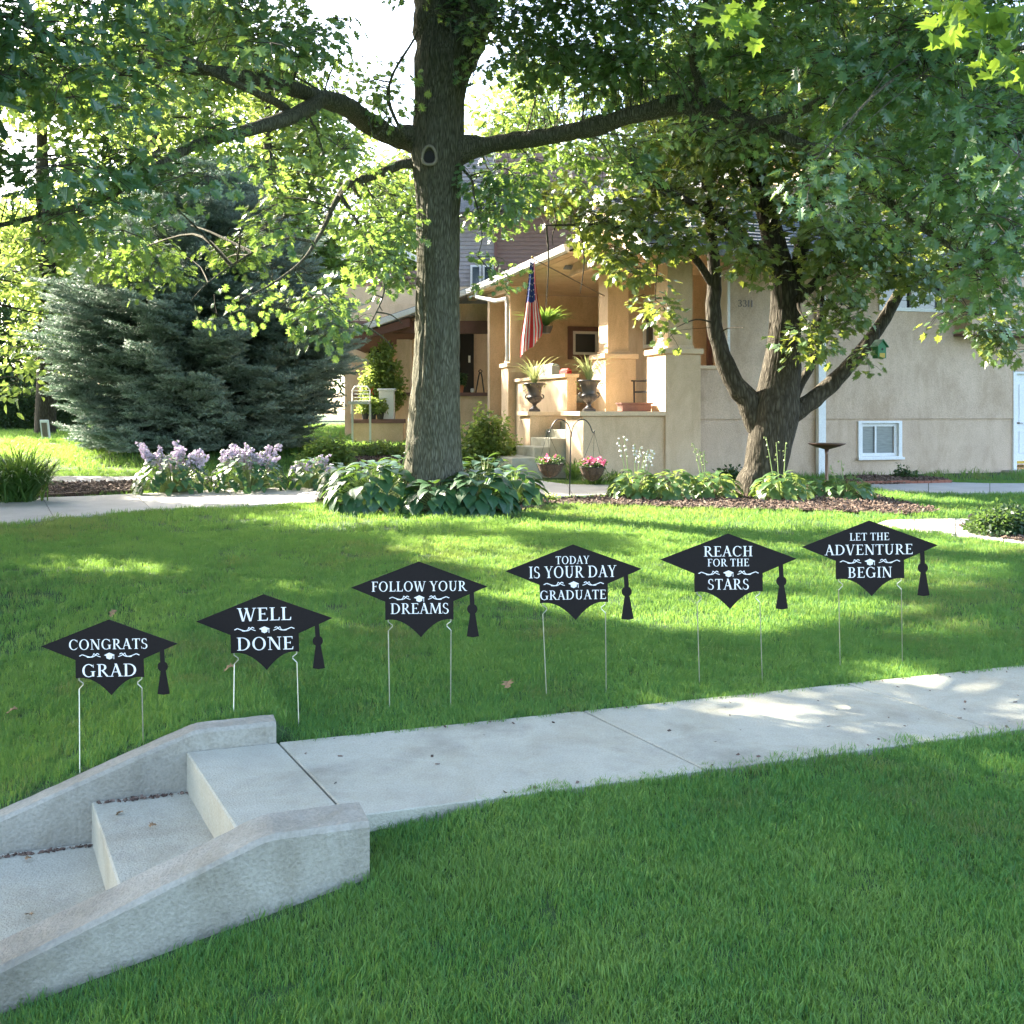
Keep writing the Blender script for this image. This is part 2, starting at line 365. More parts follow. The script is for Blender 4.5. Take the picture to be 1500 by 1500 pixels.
# ------------------------------------------------------------------ sun corridors: gaps in the crowns through which sunlight reaches these spots
ST = []
def lit_ground(px, py, rx, ry, r=.33, n=10):
    for i in range(n):
        a = random.uniform(0, 6.28); q = math.sqrt(random.random())
        x = px+rx*q*math.cos(a); y = py+ry*q*math.sin(a); ST.append((hit(x, y), r))
def lit_pt(px, py, Y, r): ST.append((P(px, py, Y), r))
for e in [(640,762,180,8),(820,752,120,6),(960,752,150,6),(1180,765,120,8),(1060,775,90,10),(900,775,60,8),
          (720,800,60,6),(440,765,50,4),(1000,800,60,8),(1120,805,50,9),(940,835,30,10),(1180,835,60,8),
          (220,836,35,6),(128,828,35,6),(740,872,45,7),(930,860,30,9),(900,850,60,6),
          (1040,888,45,6),(1140,905,55,6),(1010,905,25,5),(950,918,40,3),(1290,890,55,7),(1440,905,50,6),(1480,935,25,6),(1220,860,30,6),
          (1060,845,60,6),(1390,860,50,8),(1430,830,60,6),(1340,812,60,6),(545,925,25,4),(470,866,30,5),(840,895,40,5),
          (1470,800,40,5),(1380,775,50,4)]:
    lit_ground(*e, r=.22, n=8)
for e in [(100,645,100,12),(150,672,120,14),(60,690,60,6),(420,725,120,8),(330,735,80,5),(560,655,60,8),(830,715,60,8),
          (1000,738,120,4),(1150,742,90,4),(1330,752,60,4),(1370,775,40,3),(300,712,80,5)]:
    lit_ground(*e, r=.36, n=12)
for e in [(1400,1008,90,10),(1165,1053,45,4),(1330,1003,50,5),(1470,1020,40,8)]: lit_ground(*e, r=.17, n=5)
for (x0,x1,y,Y,r,n) in [(470,780,690,14.6,.35,10),(200,440,655,17.3,.25,9),(480,560,700,14.3,.4,4),(905,1080,700,17.3,.4,6),(1110,1260,712,17.3,.35,5),
                        (680,760,640,20,.6,5),(760,860,640,20.5,.5,4),(740,960,560,22,.7,8),(740,960,470,23,.7,8),(850,960,380,21,.7,4),(860,960,300,21,.8,4),
                        (700,780,410,25,.8,4),(560,740,560,30,1,6),(500,590,560,28,1,5),(60,200,610,22.5,1.0,6),(60,230,520,23,1.1,7),(110,260,420,23,1.1,6),(160,320,340,23.5,1.1,5),(690,750,330,14.2,.6,6),(520,600,300,14,.6,5),(500,590,380,13.9,.5,5),
                        (280,560,430,12.6,.45,7),(320,520,370,12.8,.45,6),(430,590,300,13.5,.45,5),(700,760,380,14,.45,4),(690,900,250,15,.5,7),
                        (780,960,380,17,.5,9),(770,860,440,17,.4,4),(0,110,350,30,1.5,6),(1130,1240,245,8.5,.22,4),(200,450,320,13,.5,6)]:
    for i in range(n): lit_pt(x0+(x1-x0)*(i+.5)/n, y+random.uniform(-14,14), Y, r)
for k in range(20):
    lit_pt(random.uniform(900,1490), random.uniform(10,430), random.uniform(9.5,16.2), random.uniform(.2,.36))
for k in range(14):
    lit_pt(random.uniform(0,500), random.uniform(0,330), random.uniform(8.5,12.5), random.uniform(.2,.36))
for px,py in [(1065,15),(1380,15),(1440,60),(1490,90)]: lit_pt(px,py,4.2,.3)
STP = np.array([tuple(p) for p, r in ST]); STR = np.array([r for p, r in ST])
def sun_cull(pts, keep=.02, extra=0.0):
    pts = np.asarray(pts, float).reshape(-1, 3); hitm = np.zeros(len(pts), bool)
    for T, r in zip(STP, STR):
        d = pts-T; k = d @ SUN; q = (d*d).sum(1)-k*k
        hitm |= (k > r*1.1+.45) & (q < (r+extra)**2)
    return (~hitm) | (rng.random(len(pts)) < keep)
# ------------------------------------------------------------------ ground
def axis(lim, dense, step, grow=1.09):
    v = [0.0]; s = step
    while v[-1] < lim:
        if v[-1] > dense: s *= grow
        v.append(v[-1]+s)
    return v
ax = axis(260, 3.6, .07); X = np.array([-x for x in ax[::-1][:-1]]+ax)
ay = axis(300, 6.5, .07, 1.055); Y = np.array([-60,-20,-6,-2,0,.8]+[1.4+y for y in ay])
XX, YY = np.meshgrid(X, Y); ZZ = gz(XX, YY)
nx, ny = len(X), len(Y)
V = np.stack([XX.ravel(), YY.ravel(), ZZ.ravel()], 1)
idx = np.arange(nx*ny).reshape(ny, nx)
q = np.stack([idx[:-1,:-1].ravel(), idx[:-1,1:].ravel(), idx[1:,1:].ravel(), idx[1:,:-1].ravel()], 1)
me = mesh_np('ground', V, q.tolist(), [M['soil']], smooth=True)
gr = bpy.data.objects.new('ground', me); COL.objects.link(gr); gr['kind'] = 'structure'
# ------------------------------------------------------------------ front walk: cast slabs with joints
walk = bpy.data.objects.new('front_walk', None); COL.objects.link(walk); walk['kind'] = 'structure'; MW['front_walk'] = Matrix.Identity(4)
walk.location = (0,0,0)
def skew(b): return (B1-b)*0.155
cuts = [.535, 2.04, 3.62, 5.2, 6.8, 8.4]
def wz(a): return 0.0
def slab(parent, name, a0, a1, b0, b1, ztop, th, mat, g=.005, ch=.004, sk=True):
    mb = MB(); s0, s1 = (skew(b0), skew(b1)) if sk else (0, 0)
    c = [(a0+g+s0, b0), (a1-g+s0, b0), (a1-g+s1, b1), (a0+g+s1, b1)]
    cx = sum(p[0] for p in c)/4; cy = sum(p[1] for p in c)/4
    def sh(p, i): return (p[0]+(i if p[0] < cx else -i), p[1]+(i if p[1] < cy else -i))
    vs = []
    for z, i in ((ztop-th, 0), (ztop-ch, 0), (ztop, ch)):
        vs += [(*AB(*sh(p, i)), z) for p in c]
    fs = [(8,9,10,11), (3,2,1,0)]+[(k*4+j, k*4+(j+1)%4, k*4+4+(j+1)%4, k*4+4+j) for k in (0,1) for j in range(4)]
    mb.add(vs, fs)
    return mb.build(name, mat, parent)
for i in range(5):
    slab(walk, 'slab', cuts[i], cuts[i+1], B0-.0, B1, 0.0+random.uniform(-.003,.003), .15, M['concrete'])
mb = MB(); c = [(.5,B0+.02),(8,B0+.02),(8,B1-.02),(.5,B1-.02)]
mb.prism([(*AB(*p), -.014) for p in c], .1); mb.build('joint_filler', M['joint'], walk)
# ------------------------------------------------------------------ front steps with sloping cheek walls
steps = thing('front_steps', 'short flight of grey concrete steps between two sloping cheek walls', 'steps', (*AB(.1, 4.2), -.35))
Bi = 3.70
for (a0, a1, z) in [(.134,.535,0.0),(-.251,.134,-.172),(-.64,-.251,-.345)]:
    slab(steps, 'step', a0-.004 if z < 0 else a0, a1+.012*(z<0), Bi+.0, B1, z, .21, M['concrete'], g=.002, ch=.006)
slab(steps, 'bottom_landing', -3.2, -.64, Bi, B1, -.515, .12, M['concrete'], g=.003)
def cheek(name, b0, b1, a_end, a_kink, slope, ztop, zb, label=None, a_start=-2.2):
    prof = [(a_end, ztop+.0), (a_kink+.03, ztop+.004), (a_kink-.03, ztop-.012), (a_start, ztop-(a_kink-a_start)*slope)]
    mb = MB(); ch = .016; vs = []; ring = []
    full = []
    n = 130
    def zt(a):
        t = a_kink-a
        return ztop if t < -.04 else (ztop-slope*t if t > .04 else ztop-slope*(t+.04)**2/.16)
    As = np.linspace(a_end, a_start, n)
    for a in As:
        z = zt(a); j = .003*noise.noise(Vector((a*3, b0, 1)))+.0025*noise.noise(Vector((a*19, b0, 4)))
        ring += [(*AB(a,b0), zb), (*AB(a,b0-j), z-ch), (*AB(a,b0+ch), z+j), (*AB(a,b1-ch), z+j), (*AB(a,b1+j), z-ch), (*AB(a,b1), zb)]
    fs = []
    for i in range(n-1):
        for k in range(6):
            p = i*6+k; q2 = i*6+(k+1)%6; fs.append((p, q2, q2+6, p+6))
    fs += [(5,4,3,2,1,0), tuple(range((n-1)*6, n*6))]
    mb.add(ring, fs); o = mb.build(name, M['concrete_dark'], steps)
    if label: o['label'] = label
    return o
cheek('cheek_wall', B1+.003, B1+.145, .525, .175, .37, .092, -1.2, 'thin far cheek wall with a level top then a slope')
cheek('cheek_wall', 3.485, Bi-.003, .70, .36, .367, .092, -1.2, 'broad near cheek wall')
# leaf litter in the corners of the steps
# ------------------------------------------------------------------ curved garden path and other paving
def strip_path(name, near, far, zoff=.03, th=.1, sub=5, label=None, parent=None, mat='walk2'):
    o = parent
    if o is None:
        o = bpy.data.objects.new(name, None); COL.objects.link(o); o['kind'] = 'structure'; MW[o.name] = Matrix.Identity(4)
    N = [hit(*p) for p in near]; Fp = [hit(*p) for p in far]
    for i in range(len(N)-1):
        mb = MB()
        d = (N[i+1]-N[i]).normalized()*.006; e = (Fp[i+1]-Fp[i]).normalized()*.006
        A0, A1, C0, C1 = N[i]+d, N[i+1]-d, Fp[i]+e, Fp[i+1]-e
        k = sub; bot = []; top = []
        for j in range(k+1): p = A0.lerp(A1, j/k); bot.append(p)
        for j in range(k+1): p = C0.lerp(C1, j/k); top.append(p)
        vs = []
        for row in (bot, top):
            for p in row: vs.append((p.x, p.y, float(gz(p.x, p.y))+zoff))
        fs = [(j, j+1, j+1+k+1, j+k+1) for j in range(k)]
        nn = len(vs); vs += [(x, y, z-th) for x, y, z in vs]
        fs += [(j+1, j, j+nn, j+1+nn) for j in range(k)]+[(k+1+j, k+2+j, k+2+j+nn, k+1+j+nn) for j in range(k)]
        fs += [(0, k+1, k+1+nn, nn), (2*k+1, k, k+nn, 2*k+1+nn)]
        mb.add(vs, fs); mb.build('slab', M[mat], o)
    return [tuple(p) for p in N]+[tuple(p) for p in Fp[::-1]]
EXC = []
near1 = [(-160,790),(-60,776),(79,762),(222,749),(350,744),(480,738),(600,735),(700,733),(790,731)]
far1 = [(-160,748),(-60,739),(62,731),(196,726),(330,719),(470,716),(600,712),(700,708),(775,704)]
EXC.append(strip_path('garden_path', near1, far1))
EXC.append(strip_path('garden_path', [(790,731),(840,729),(912,727)], [(775,704),(830,712),(905,713)], zoff=.034))
EXC.append(strip_path('side_walk_strip', [(1275,718),(1360,724),(1450,725),(1560,724)], [(1275,706),(1360,708),(1450,710),(1560,710)], zoff=.03))
near2 = [(1285,770),(1340,778),(1400,786),(1470,797),(1560,806),(1700,812)]; far2 = [(1300,765),(1340,764),(1400,763),(1470,764),(1560,764),(1700,765)]
EXC.append(strip_path('side_path', near2, far2, zoff=.03))
EXC.append(strip_path('far_path', [(60,708),(200,709),(330,708)], [(70,700),(200,700),(330,700)], zoff=.03))
# ------------------------------------------------------------------ mulch beds
def bed(name, poly, mound=.04, step=.07, edging=None):
    W = [hit(*p) for p in poly]; pl = [(p.x, p.y) for p in W]
    xs = np.arange(min(p[0] for p in pl), max(p[0] for p in pl)+step, step); ys = np.arange(min(p[1] for p in pl), max(p[1] for p in pl)+step, step)
    gx, gy = np.meshgrid(xs, ys); ins = inpoly(gx, gy, pl)
    Z = gz(gx, gy)+.012+mound*np.array([[noise.noise(Vector((x*1.1, y*1.1, 3)))*.5+.5 for x, y in zip(r1, r2)] for r1, r2 in zip(gx, gy)])
    idn = -np.ones(gx.shape, int); vs = []; fs = []
    cell = ins[:-1,:-1] & ins[1:,1:] & ins[:-1,1:] & ins[1:,:-1]
    for i, j in zip(*np.nonzero(cell)):
        f = []
        for (a, b) in ((i,j),(i,j+1),(i+1,j+1),(i+1,j)):
            if idn[a, b] < 0: idn[a, b] = len(vs); vs.append((gx[a,b], gy[a,b], Z[a,b]))
            f.append(int(idn[a, b]))
        fs.append(tuple(f))
    mb = MB(); mb.add(vs, fs); o = mb.build(name, M['mulch'], None, smooth=True); o['kind'] = 'structure'
    EXC.append(pl); BEDS.append((pl, vs)); return o
BEDS = []
bed('mulch_bed', [(462,738),(500,748),(560,753),(640,755),(720,753),(790,747),(800,738),(780,716),(700,700),(600,698),(520,712)])
bed('mulch_bed', [(-120,745),(0,737),(90,729),(200,722),(330,716),(470,712),(520,700),(440,702),(330,706),(240,707),(90,709),(-120,712)])
bed('mulch_bed', [(788,738),(820,741),(900,743),(1000,746),(1120,750),(1230,752),(1330,757),(1380,752),(1330,738),(1250,722),(1160,712),(1040,708),(915,710),(915,729),(800,733)])
bed('mulch_bed', [(1235,706),(1240,712),(1300,712),(1395,708),(1385,704),(1300,699),(1240,700)])
bed('mulch_bed', [(1408,772),(1440,788),(1500,797),(1620,800),(1620,760),(1500,757),(1430,762)])
bed('mulch_bed', [(500,700),(590,712),(640,700),(700,700),(770,705),(770,690),(700,680),(640,668),(520,660),(500,672)])
cp = []
for pl, vs in BEDS:
    a = np.array(vs); n = min(5200, int(len(a)*4)); k = rng.integers(0, len(a), n)
    cp.append(a[k]+np.stack([rng.uniform(-.05,.05,n), rng.uniform(-.05,.05,n), rng.uniform(0,.02,n)], 1))
cp = np.vstack(cp); n = len(cp)
mb = MB(); mb.box(-.03,.03,-.009,.009,-.003,.004); c1 = (mb.v, mb.f, [0]*len(mb.f))
mb = MB(); mb.box(-.018,.022,-.013,.012,-.004,.004); c2 = (mb.v, mb.f, [0]*len(mb.f))
M['chip'] = leaf_mat('mulch_chip', [(.04,.025,.018),(.11,.07,.05),(.22,.16,.12)], (.1,.06,.04), trans=.03, rough=.9)
o = scatter('mulch_chips', [c1, c2], cp, np.stack([rng.normal(0,.5,n), rng.normal(0,.5,n), rng.uniform(0,6.28,n)],1), rng.uniform(.6,1.5,n), rng.integers(0,2,n), rng.random(n), [M['chip']])
# brick edging beside the wall bed
for j,(x0,y0,x1,y1,n) in enumerate([(1243,712,1392,709,15),(-60,738,205,723,22)]):
    e = thing('bed_edging', ['row of red bricks edging the small mulch bed by the stucco wall','low brown edging along the mulch bed beside the curved path at left'][j], 'edging', tuple(hit((x0+x1)/2,(y0+y1)/2)))
    for i in range(n):
        a = hit(x0+(x1-x0)*i/n, y0+(y1-y0)*i/n); b = hit(x0+(x1-x0)*(i+.93)/n, y0+(y1-y0)*(i+.93)/n)
        d = (b-a); u = d.normalized(); s = Vector((-u.y, u.x, 0))*.05; mb = MB(); z = Vector((0,0,.075+random.uniform(-.008,.008)))
        mb.prism([a-s+z, b-s+z, b+s+z, a+s+z], .12); mb.build('brick', M['brick' if j == 0 else 'mulch'], e)
# ------------------------------------------------------------------ grass
def tuft(nb, rad, h, wd, seed):
    rd = random.Random(seed); V = []; Fc = []
    for i in range(nb):
        th = rd.uniform(0, 6.28); rr = rad*math.sqrt(rd.random()); x, y = rr*math.cos(th), rr*math.sin(th)
        a = rd.uniform(0, 6.28); hh = h*rd.uniform(.55, 1.15); le = hh*rd.uniform(.15, .9); q = rd.uniform(0, 6.28)
        wx, wy = wd*math.cos(a)/2, wd*math.sin(a)/2; lx, ly = le*math.cos(q), le*math.sin(q); b = len(V)
        V += [(x-wx, y-wy, -.01), (x+wx, y+wy, -.01), (x+wx*.8+lx*.35, y+wy*.8+ly*.35, hh*.6), (x-wx*.8+lx*.35, y-wy*.8+ly*.35, hh*.6), (x+lx, y+ly, hh)]
        Fc += [(b, b+1, b+2, b+3), (b+3, b+2, b+4)]
    return (V, Fc, [0]*len(Fc))
def grass_pts(y0, y1, dens, mfx=.56):
    A = (y1*y1-y0*y0)*mfx; n = int(A*dens)
    yy = np.sqrt(rng.uniform(y0*y0, y1*y1, n)); xx = rng.uniform(-mfx, mfx, n)*yy
    a = .944*xx+.33*yy; b = -.33*xx+.944*yy
    ok = ~((b > B0+.0) & (b < B1-.0) & (a > .5)) & ~((b > 3.44) & (b < 4.93) & (a < .72) & (b < 4.93))
    ok |= (b > B1+.02) & (b < 4.93) & (a > .56)
    fr = (b > B0) & (b < B0+.022*(.35+np.abs(np.sin(a*5.3)+.6*np.sin(a*13.1)))) & (a > 1.45) & (rng.random(n) < .6); ok |= fr
    # ragged fringe over the slab edge
    for pl in EXC: ok &= ~inpoly(xx, yy, pl)
    # house footprint
    hu = (xx-3)*.955+(yy-20)*.295; hv = -(xx-3)*.295+(yy-20)*.955
    ok &= ~((hu > -3.2) & (hv > -.1) & (hv < 20))
    xx, yy = xx[ok], yy[ok]; bb = -.33*xx+.944*yy; zz = gz(xx, yy); zz = np.where((bb > B0) & (bb < B1), -.012, zz); return np.stack([xx, yy, zz], 1)
g = [grass_pts(2.55, 4.2, 1250), grass_pts(4.2, 7, 640), grass_pts(7, 12, 190), grass_pts(12, 20, 60), grass_pts(20, 45, 10)]
sc = [1.0, 1.12, 1.45, 2.1, 4.0]
pts = np.vstack(g); n = len(pts); scl = np.concatenate([np.full(len(a), s) for a, s in zip(g, sc)])*rng.uniform(.8, 1.2, n)
print('grass tufts', n)
tint = np.array([noise.noise(Vector((x*.45, y*.45, 0)))*.5+noise.noise(Vector((x*2.1, y*2.1, 5)))*.3 for x, y in pts[:, :2]])*1.6+.52+.16*np.sin(pts[:,0]*7.1+np.sin(pts[:,1]*5.3)*2)*np.sin(pts[:,1]*8.7+pts[:,0]*2)+rng.normal(0, .17, n)
rot = np.stack([rng.normal(0,.12,n), rng.normal(0,.12,n), rng.uniform(0,6.28,n)], 1)
scatter('grass', [tuft(36,.062,.030,.0029,s) for s in (1,2,3)], pts, rot, scl, rng.integers(0,3,n), np.clip(tint,0,1), [M['grass']])
# ================================================================== tan stucco house (local frame: x along the long wall, y back, z up)
HO = (3.0, 20.0); HA = math.atan2(.295, .955); hu_, hv_ = (math.cos(HA), math.sin(HA)), (-math.sin(HA), math.cos(HA))
house = thing('stucco_house', 'tan stucco house with a square-pillared front porch, behind the multi-stemmed maple', 'house', (HO[0], HO[1], 0), HA)
def HL(px, py, v=None, u=None):
    """pixel -> local (u, v, z) on plane v=const or u=const"""
    k = (px-750)/F
    if v is not None:   # HO.x+u*hux+v*hvx = k*(HO.y+u*huy+v*hvy)
        uu = (k*(HO[1]+v*hv_[1])-HO[0]-v*hv_[0])/(hu_[0]-k*hu_[1]); vv = v
    else:
        vv = (k*(HO[1]+u*hu_[1])-HO[0]-u*hu_[0])/(hv_[0]-k*hv_[1]); uu = u
    Yw = HO[1]+uu*hu_[1]+vv*hv_[1]
    return (uu, vv, CZ-(py-HZ)*Yw/F)
def HB(name, mat, *boxes, b=0.0, parent=house):
    mb = MB()
    for x in boxes: mb.box(*x, b=b)
    o = mb.build(name, M[mat], house, local=True)
    if parent is not house: o.parent = parent
    return o
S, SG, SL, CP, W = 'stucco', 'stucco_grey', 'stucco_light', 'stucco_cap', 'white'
# piers A (near), B, C (far)
def pier(u, v, s, d, zt, cs, cd, zc):
    p = HB('porch_pillar', S, (u, u+s, v, v+d, -.2, zt-.11), b=.012)
    HB('pillar_cap', CP, (u-.045, u+s+.045, v-.045, v+d+.045, zt-.11, zt), b=.012, parent=p)
    i = (s-cs)/2; j = (d-cd)/2
    HB('pillar_shaft', S, (u+i, u+i+cs, v+j, v+j+cd, zt, zc), b=.012, parent=p)
    if cs: HB('shaft_foot', CP, (u+i-.02, u+i+cs+.02, v+j-.02, v+j+cd+.02, zt+.001, zt+.07), parent=p)
    return p
pier(0, 0, .76, .86, 2.77, .54, .6, 4.45)
pier(-.43, 2.02, .70, .80, 2.77, .48, .52, 4.5)
pier(-1.19, 6.64, .55, .60, 2.77, .40, .42, 4.6)
# porch floor, steps base
HB('porch_floor', 'concrete', (-.2, 2.0, 1.22, 8.4, .0, 1.50))
# near and far stair walls
uE = HL(850, 650, v=.04)[0]
e = HB('stair_wall', S, (uE+.06, -.0, .04, 1.0, -.2, 1.44), b=.012)
HB('wall_coping', CP, (uE-.03, -.002, -.01, 1.05, 1.44, 1.53), b=.012, parent=e)
uD = HL(773, 650, v=2.3)[0]
d_ = HB('stair_wall', S, (uD+.05, -.44, 2.3, 3.0, -.2, 1.44), b=.012)
HB('wall_coping', CP, (uD-.02, -.45, 2.25, 3.05, 1.44, 1.53), b=.012, parent=d_)
for i in range(4):
    HB('porch_step', 'concrete', (-2.35+i*.33, -2.02+i*.33+.02 if i < 3 else -.2, 1.06, 2.28, -.1, .82+i*.17), b=.01)
HB('porch_step', 'concrete', (-3.3, -2.96, .7, 2.9, -.1, .36), b=.01)
HB('step_landing', 'concrete', (-2.95, -2.34, .6, 2.95, -.1, .63), b=.015)
# knee wall of the porch between far pillars (sunlit)
mb = MB(); mb.box(-1.0, -.78, 2.84, 6.64, 1.3, 2.28); mb.build('porch_railing_wall', M[SL], house, local=True)
HB('railing_coping', CP, (-1.06, -.72, 2.83, 6.63, 2.28, 2.36), b=.01)
HB('porch_base', S, (-1.0, -.2, 3.05, 8.4, -.2, 1.298))
# main long wall: upper part 3 cm proud of the foundation band
VW = .28
u69 = HL(1069, 500, v=VW)[0]; zf = HL(1040, 614, v=VW)[2]; zk = HL(1066, 541, v=VW)[2]
UW = 11.0
ub0, _, zb1 = HL(1259, 620, v=VW+.03); ub1, _, zb0 = HL(1317, 668, v=VW+.03)
ud0, _, zd1 = HL(1487, 530, v=VW); zd0 = HL(1490, 684, v=VW)[2]; ud1 = ud0+.95; zd1 = zd0+2.08
uw0, _, zw1 = HL(1287, 392, v=VW); uw1, _, zw0 = HL(1383, 458, v=VW)
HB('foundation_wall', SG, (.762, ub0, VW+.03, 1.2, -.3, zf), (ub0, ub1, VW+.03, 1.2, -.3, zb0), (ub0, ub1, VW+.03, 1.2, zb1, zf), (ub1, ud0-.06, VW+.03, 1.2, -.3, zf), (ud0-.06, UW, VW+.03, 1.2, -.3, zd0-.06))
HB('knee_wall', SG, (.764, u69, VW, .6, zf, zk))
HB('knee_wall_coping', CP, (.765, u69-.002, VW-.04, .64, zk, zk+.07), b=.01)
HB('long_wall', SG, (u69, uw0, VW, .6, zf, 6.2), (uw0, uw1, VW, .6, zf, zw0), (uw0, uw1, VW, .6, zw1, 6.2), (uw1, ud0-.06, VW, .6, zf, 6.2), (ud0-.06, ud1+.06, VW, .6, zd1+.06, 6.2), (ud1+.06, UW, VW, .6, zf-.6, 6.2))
HB('corner_board', W, (u69-.06, u69-.003, VW-.02, .62, zk+.07, 4.4))
# recessed wall and window behind the knee wall
HB('recess_wall', SL, (.8, 2.6, 1.9, 2.0, 1.5, 4.5))
a, _, z1 = HL(1036, 425, v=1.86); b, _, z0 = HL(1068, 537, v=1.86)
f = HB('window', 'brown', (a, a+.09, 1.80, 1.897, z0, z1), (b-.09, b, 1.80, 1.897, z0, z1), (a+.09, b-.09, 1.80, 1.897, z1-.09, z1), (a+.09, b-.09, 1.80, 1.897, z0, z0+.07)); f['label'] = 'brown framed window with a red pane behind the near pillar'
HB('pane', 'terra', (a+.09, b-.09, 1.85, 1.87, z0+.07, z1-.09), parent=f)
# basement window
f = HB('window', W, (ub0-.05, ub1+.05, VW-.03, VW+.05, zb0-.06, zb0), (ub0-.05, ub1+.05, VW-.01, VW+.06, zb1, zb1+.05), (ub0-.05, ub0+.03, VW-.01, VW+.06, zb0, zb1), (ub1-.03, ub1+.05, VW-.01, VW+.06, zb0, zb1),
       (ub0+.032, ub1-.032, VW+.06, VW+.09, zb0+.002, zb0+.07), (ub0+.032, ub1-.032, VW+.06, VW+.09, zb1-.07, zb1-.002), (ub0+.032, ub0+.10, VW+.06, VW+.09, zb0+.07, zb1-.07), (ub1-.10, ub1-.032, VW+.06, VW+.09, zb0+.07, zb1-.07), ((ub0+ub1)/2-.09, (ub0+ub1)/2-.05, VW+.061, VW+.088, zb0+.07, zb1-.07))
f['label'] = 'small white basement window low in the long wall'
HB('pane', 'blind', (ub0+.1, ub1-.1, VW+.10, VW+.11, zb0+.05, zb1-.05), parent=f)
HB('sill', W, (ub0-.08, ub1+.08, VW-.06, VW-.031, zb0-.07, zb0-.02), parent=f)
# kitchen window
def win(u0, u1, z0, z1, v, label, fr=.08, mull=True, mat=W, gl='glass'):
    bx = [(u0, u0+fr, v-.03, v+.05, z0, z1), (u1-fr, u1, v-.03, v+.05, z0, z1), (u0+fr, u1-fr, v-.03, v+.05, z1-fr, z1), (u0+fr, u1-fr, v-.03, v+.05, z0, z0+fr)]
    if mull: bx.append(((u0+u1)/2-.03, (u0+u1)/2+.03, v-.025, v+.045, z0+fr, z1-fr))
    f = HB('window', mat, *bx); f['label'] = label
    HB('pane', gl, (u0+fr, u1-fr, v+.052, v+.06, z0+fr*.5, z1-fr*.5), parent=f)
    return f
win(uw0, uw1, zw0, zw1, VW-.005, 'white kitchen window high in the long wall behind leaves')
# bay at the right edge
u, _, zb = HL(1424, 487, v=-.25)
HB('bay', SG, (u, u+2.2, -.25, VW-.002, zb, 5.4)); HB('bay_soffit', 'brown', (u-.03, u+2.2, -.28, VW-.004, zb-.05, zb-.001))
ux = HL(1450, 480, v=-.25)[0]; zc = HL(1450, 483, v=-.25)[2]
win(ux, ux+1.3, zc, zc+1.25, -.285, 'white bay window at the right edge', mull=False)
# side door
door = HB('side_door', W, (ud0+.03, ud1-.03, VW+.06, VW+.10, zd0+.05, zd1), b=.004); door['label'] = 'white panelled side door'
HB('door_panel', W, (ud0+.16, ud0+.42, VW+.045, VW+.0595, zd0+.95, zd0+1.85), (ud0+.53, ud0+.79, VW+.045, VW+.0595, zd0+.95, zd0+1.85), (ud0+.16, ud0+.79, VW+.045, VW+.0595, zd0+.3, zd0+.8), b=.01, parent=door)
HB('kick_plate', 'brass', (ud0+.06, ud1-.06, VW+.05, VW+.059, zd0+.07, zd0+.13), parent=door)
mb = MB(); mb.lathe([(.001,0),(.022,.002),(.022,.012),(.008,.016),(.008,.05),(.02,.055),(.02,.07),(.001,.075)], n=12)
V2 = [(ud0+.10+x, VW+.06-z, zd0+.98+y) for x, y, z in mb.v]; mb.v = V2
mb.tube([(ud0+.10, VW-.01, zd0+.98), (ud0+.2, VW-.012, zd0+.975)], .008, n=6); mb.build('handle', M['bronze'], house, local=True, smooth=True).parent = door
HB('door_frame', W, (ud0-.06, ud0+.03, VW-.02, VW+.12, zd0-.06, zd1+.05), (ud1-.03, ud1+.06, VW-.02, VW+.12, zd0-.06, zd1+.05), (ud0+.03, ud1-.03, VW-.02, VW+.12, zd1, zd1+.05))
HB('door_step', 'concrete', (ud0-.35, ud1+.3, -.35, VW+.028, -.1, zd0-.062), b=.02)
# downspout
a = HL(1203, 600, v=.2)[0]
mb = MB(); mb.box(a-.085, a+.085, .16, .272, .15, 5.2, b=.02); dsp = mb.build('downspout', M[W], house, local=True); dsp['label'] = 'square white downspout beside the birdbath'
# numerals 3311 later
# main body behind, porch walls
HB('front_wall', SL, (2.0, 2.15, .62, 8.5, 1.5, 6.2))
HB('back_porch_wall', S, (-1.15, 2.0, 8.5, 8.7, -.2, 4.75))
u0, _, z1 = HL(832, 478, v=8.46); u1, _, z0 = HL(882, 527, v=8.46)
f = win(u0, u1, z0, z1, 8.44, 'brown framed porch window behind the urns', fr=.13, mull=False, mat='brown')
HB('sash', W, (u0+.13, u0+.2, 8.40, 8.49, z0+.13, z1-.13), (u1-.2, u1-.13, 8.40, 8.49, z0+.13, z1-.13), (u0+.2, u1-.2, 8.40, 8.49, z0+.13, z0+.2), (u0+.2, u1-.2, 8.40, 8.49, z1-.2, z1-.13), parent=f)
# window in sunlit front wall (seen between the pillars)
v1, z1_ = HL(945, 440, u=1.99)[1:]; v0, z0_ = HL(962, 508, u=1.99)[1:]
v0, v1 = min(v0, v1), max(v0, v1)
f = HB('window', W, (1.93, 1.998, v0, v0+.08, z0_, z1_), (1.93, 1.998, v1-.08, v1, z0_, z1_), (1.93, 1.998, v0+.08, v1-.08, z0_, z0_+.08), (1.93, 1.998, v0+.08, v1-.08, z1_-.08, z1_), (1.94, 1.997, v0+.08, v1-.08, (z0_+z1_)/2-.03, (z0_+z1_)/2+.03)); f['label'] = 'white sash window in the sunlit wall inside the porch'
HB('pane', 'glass', (1.985, 1.995, v0+.08, v1-.08, z0_+.08, z1_-.08), parent=f)
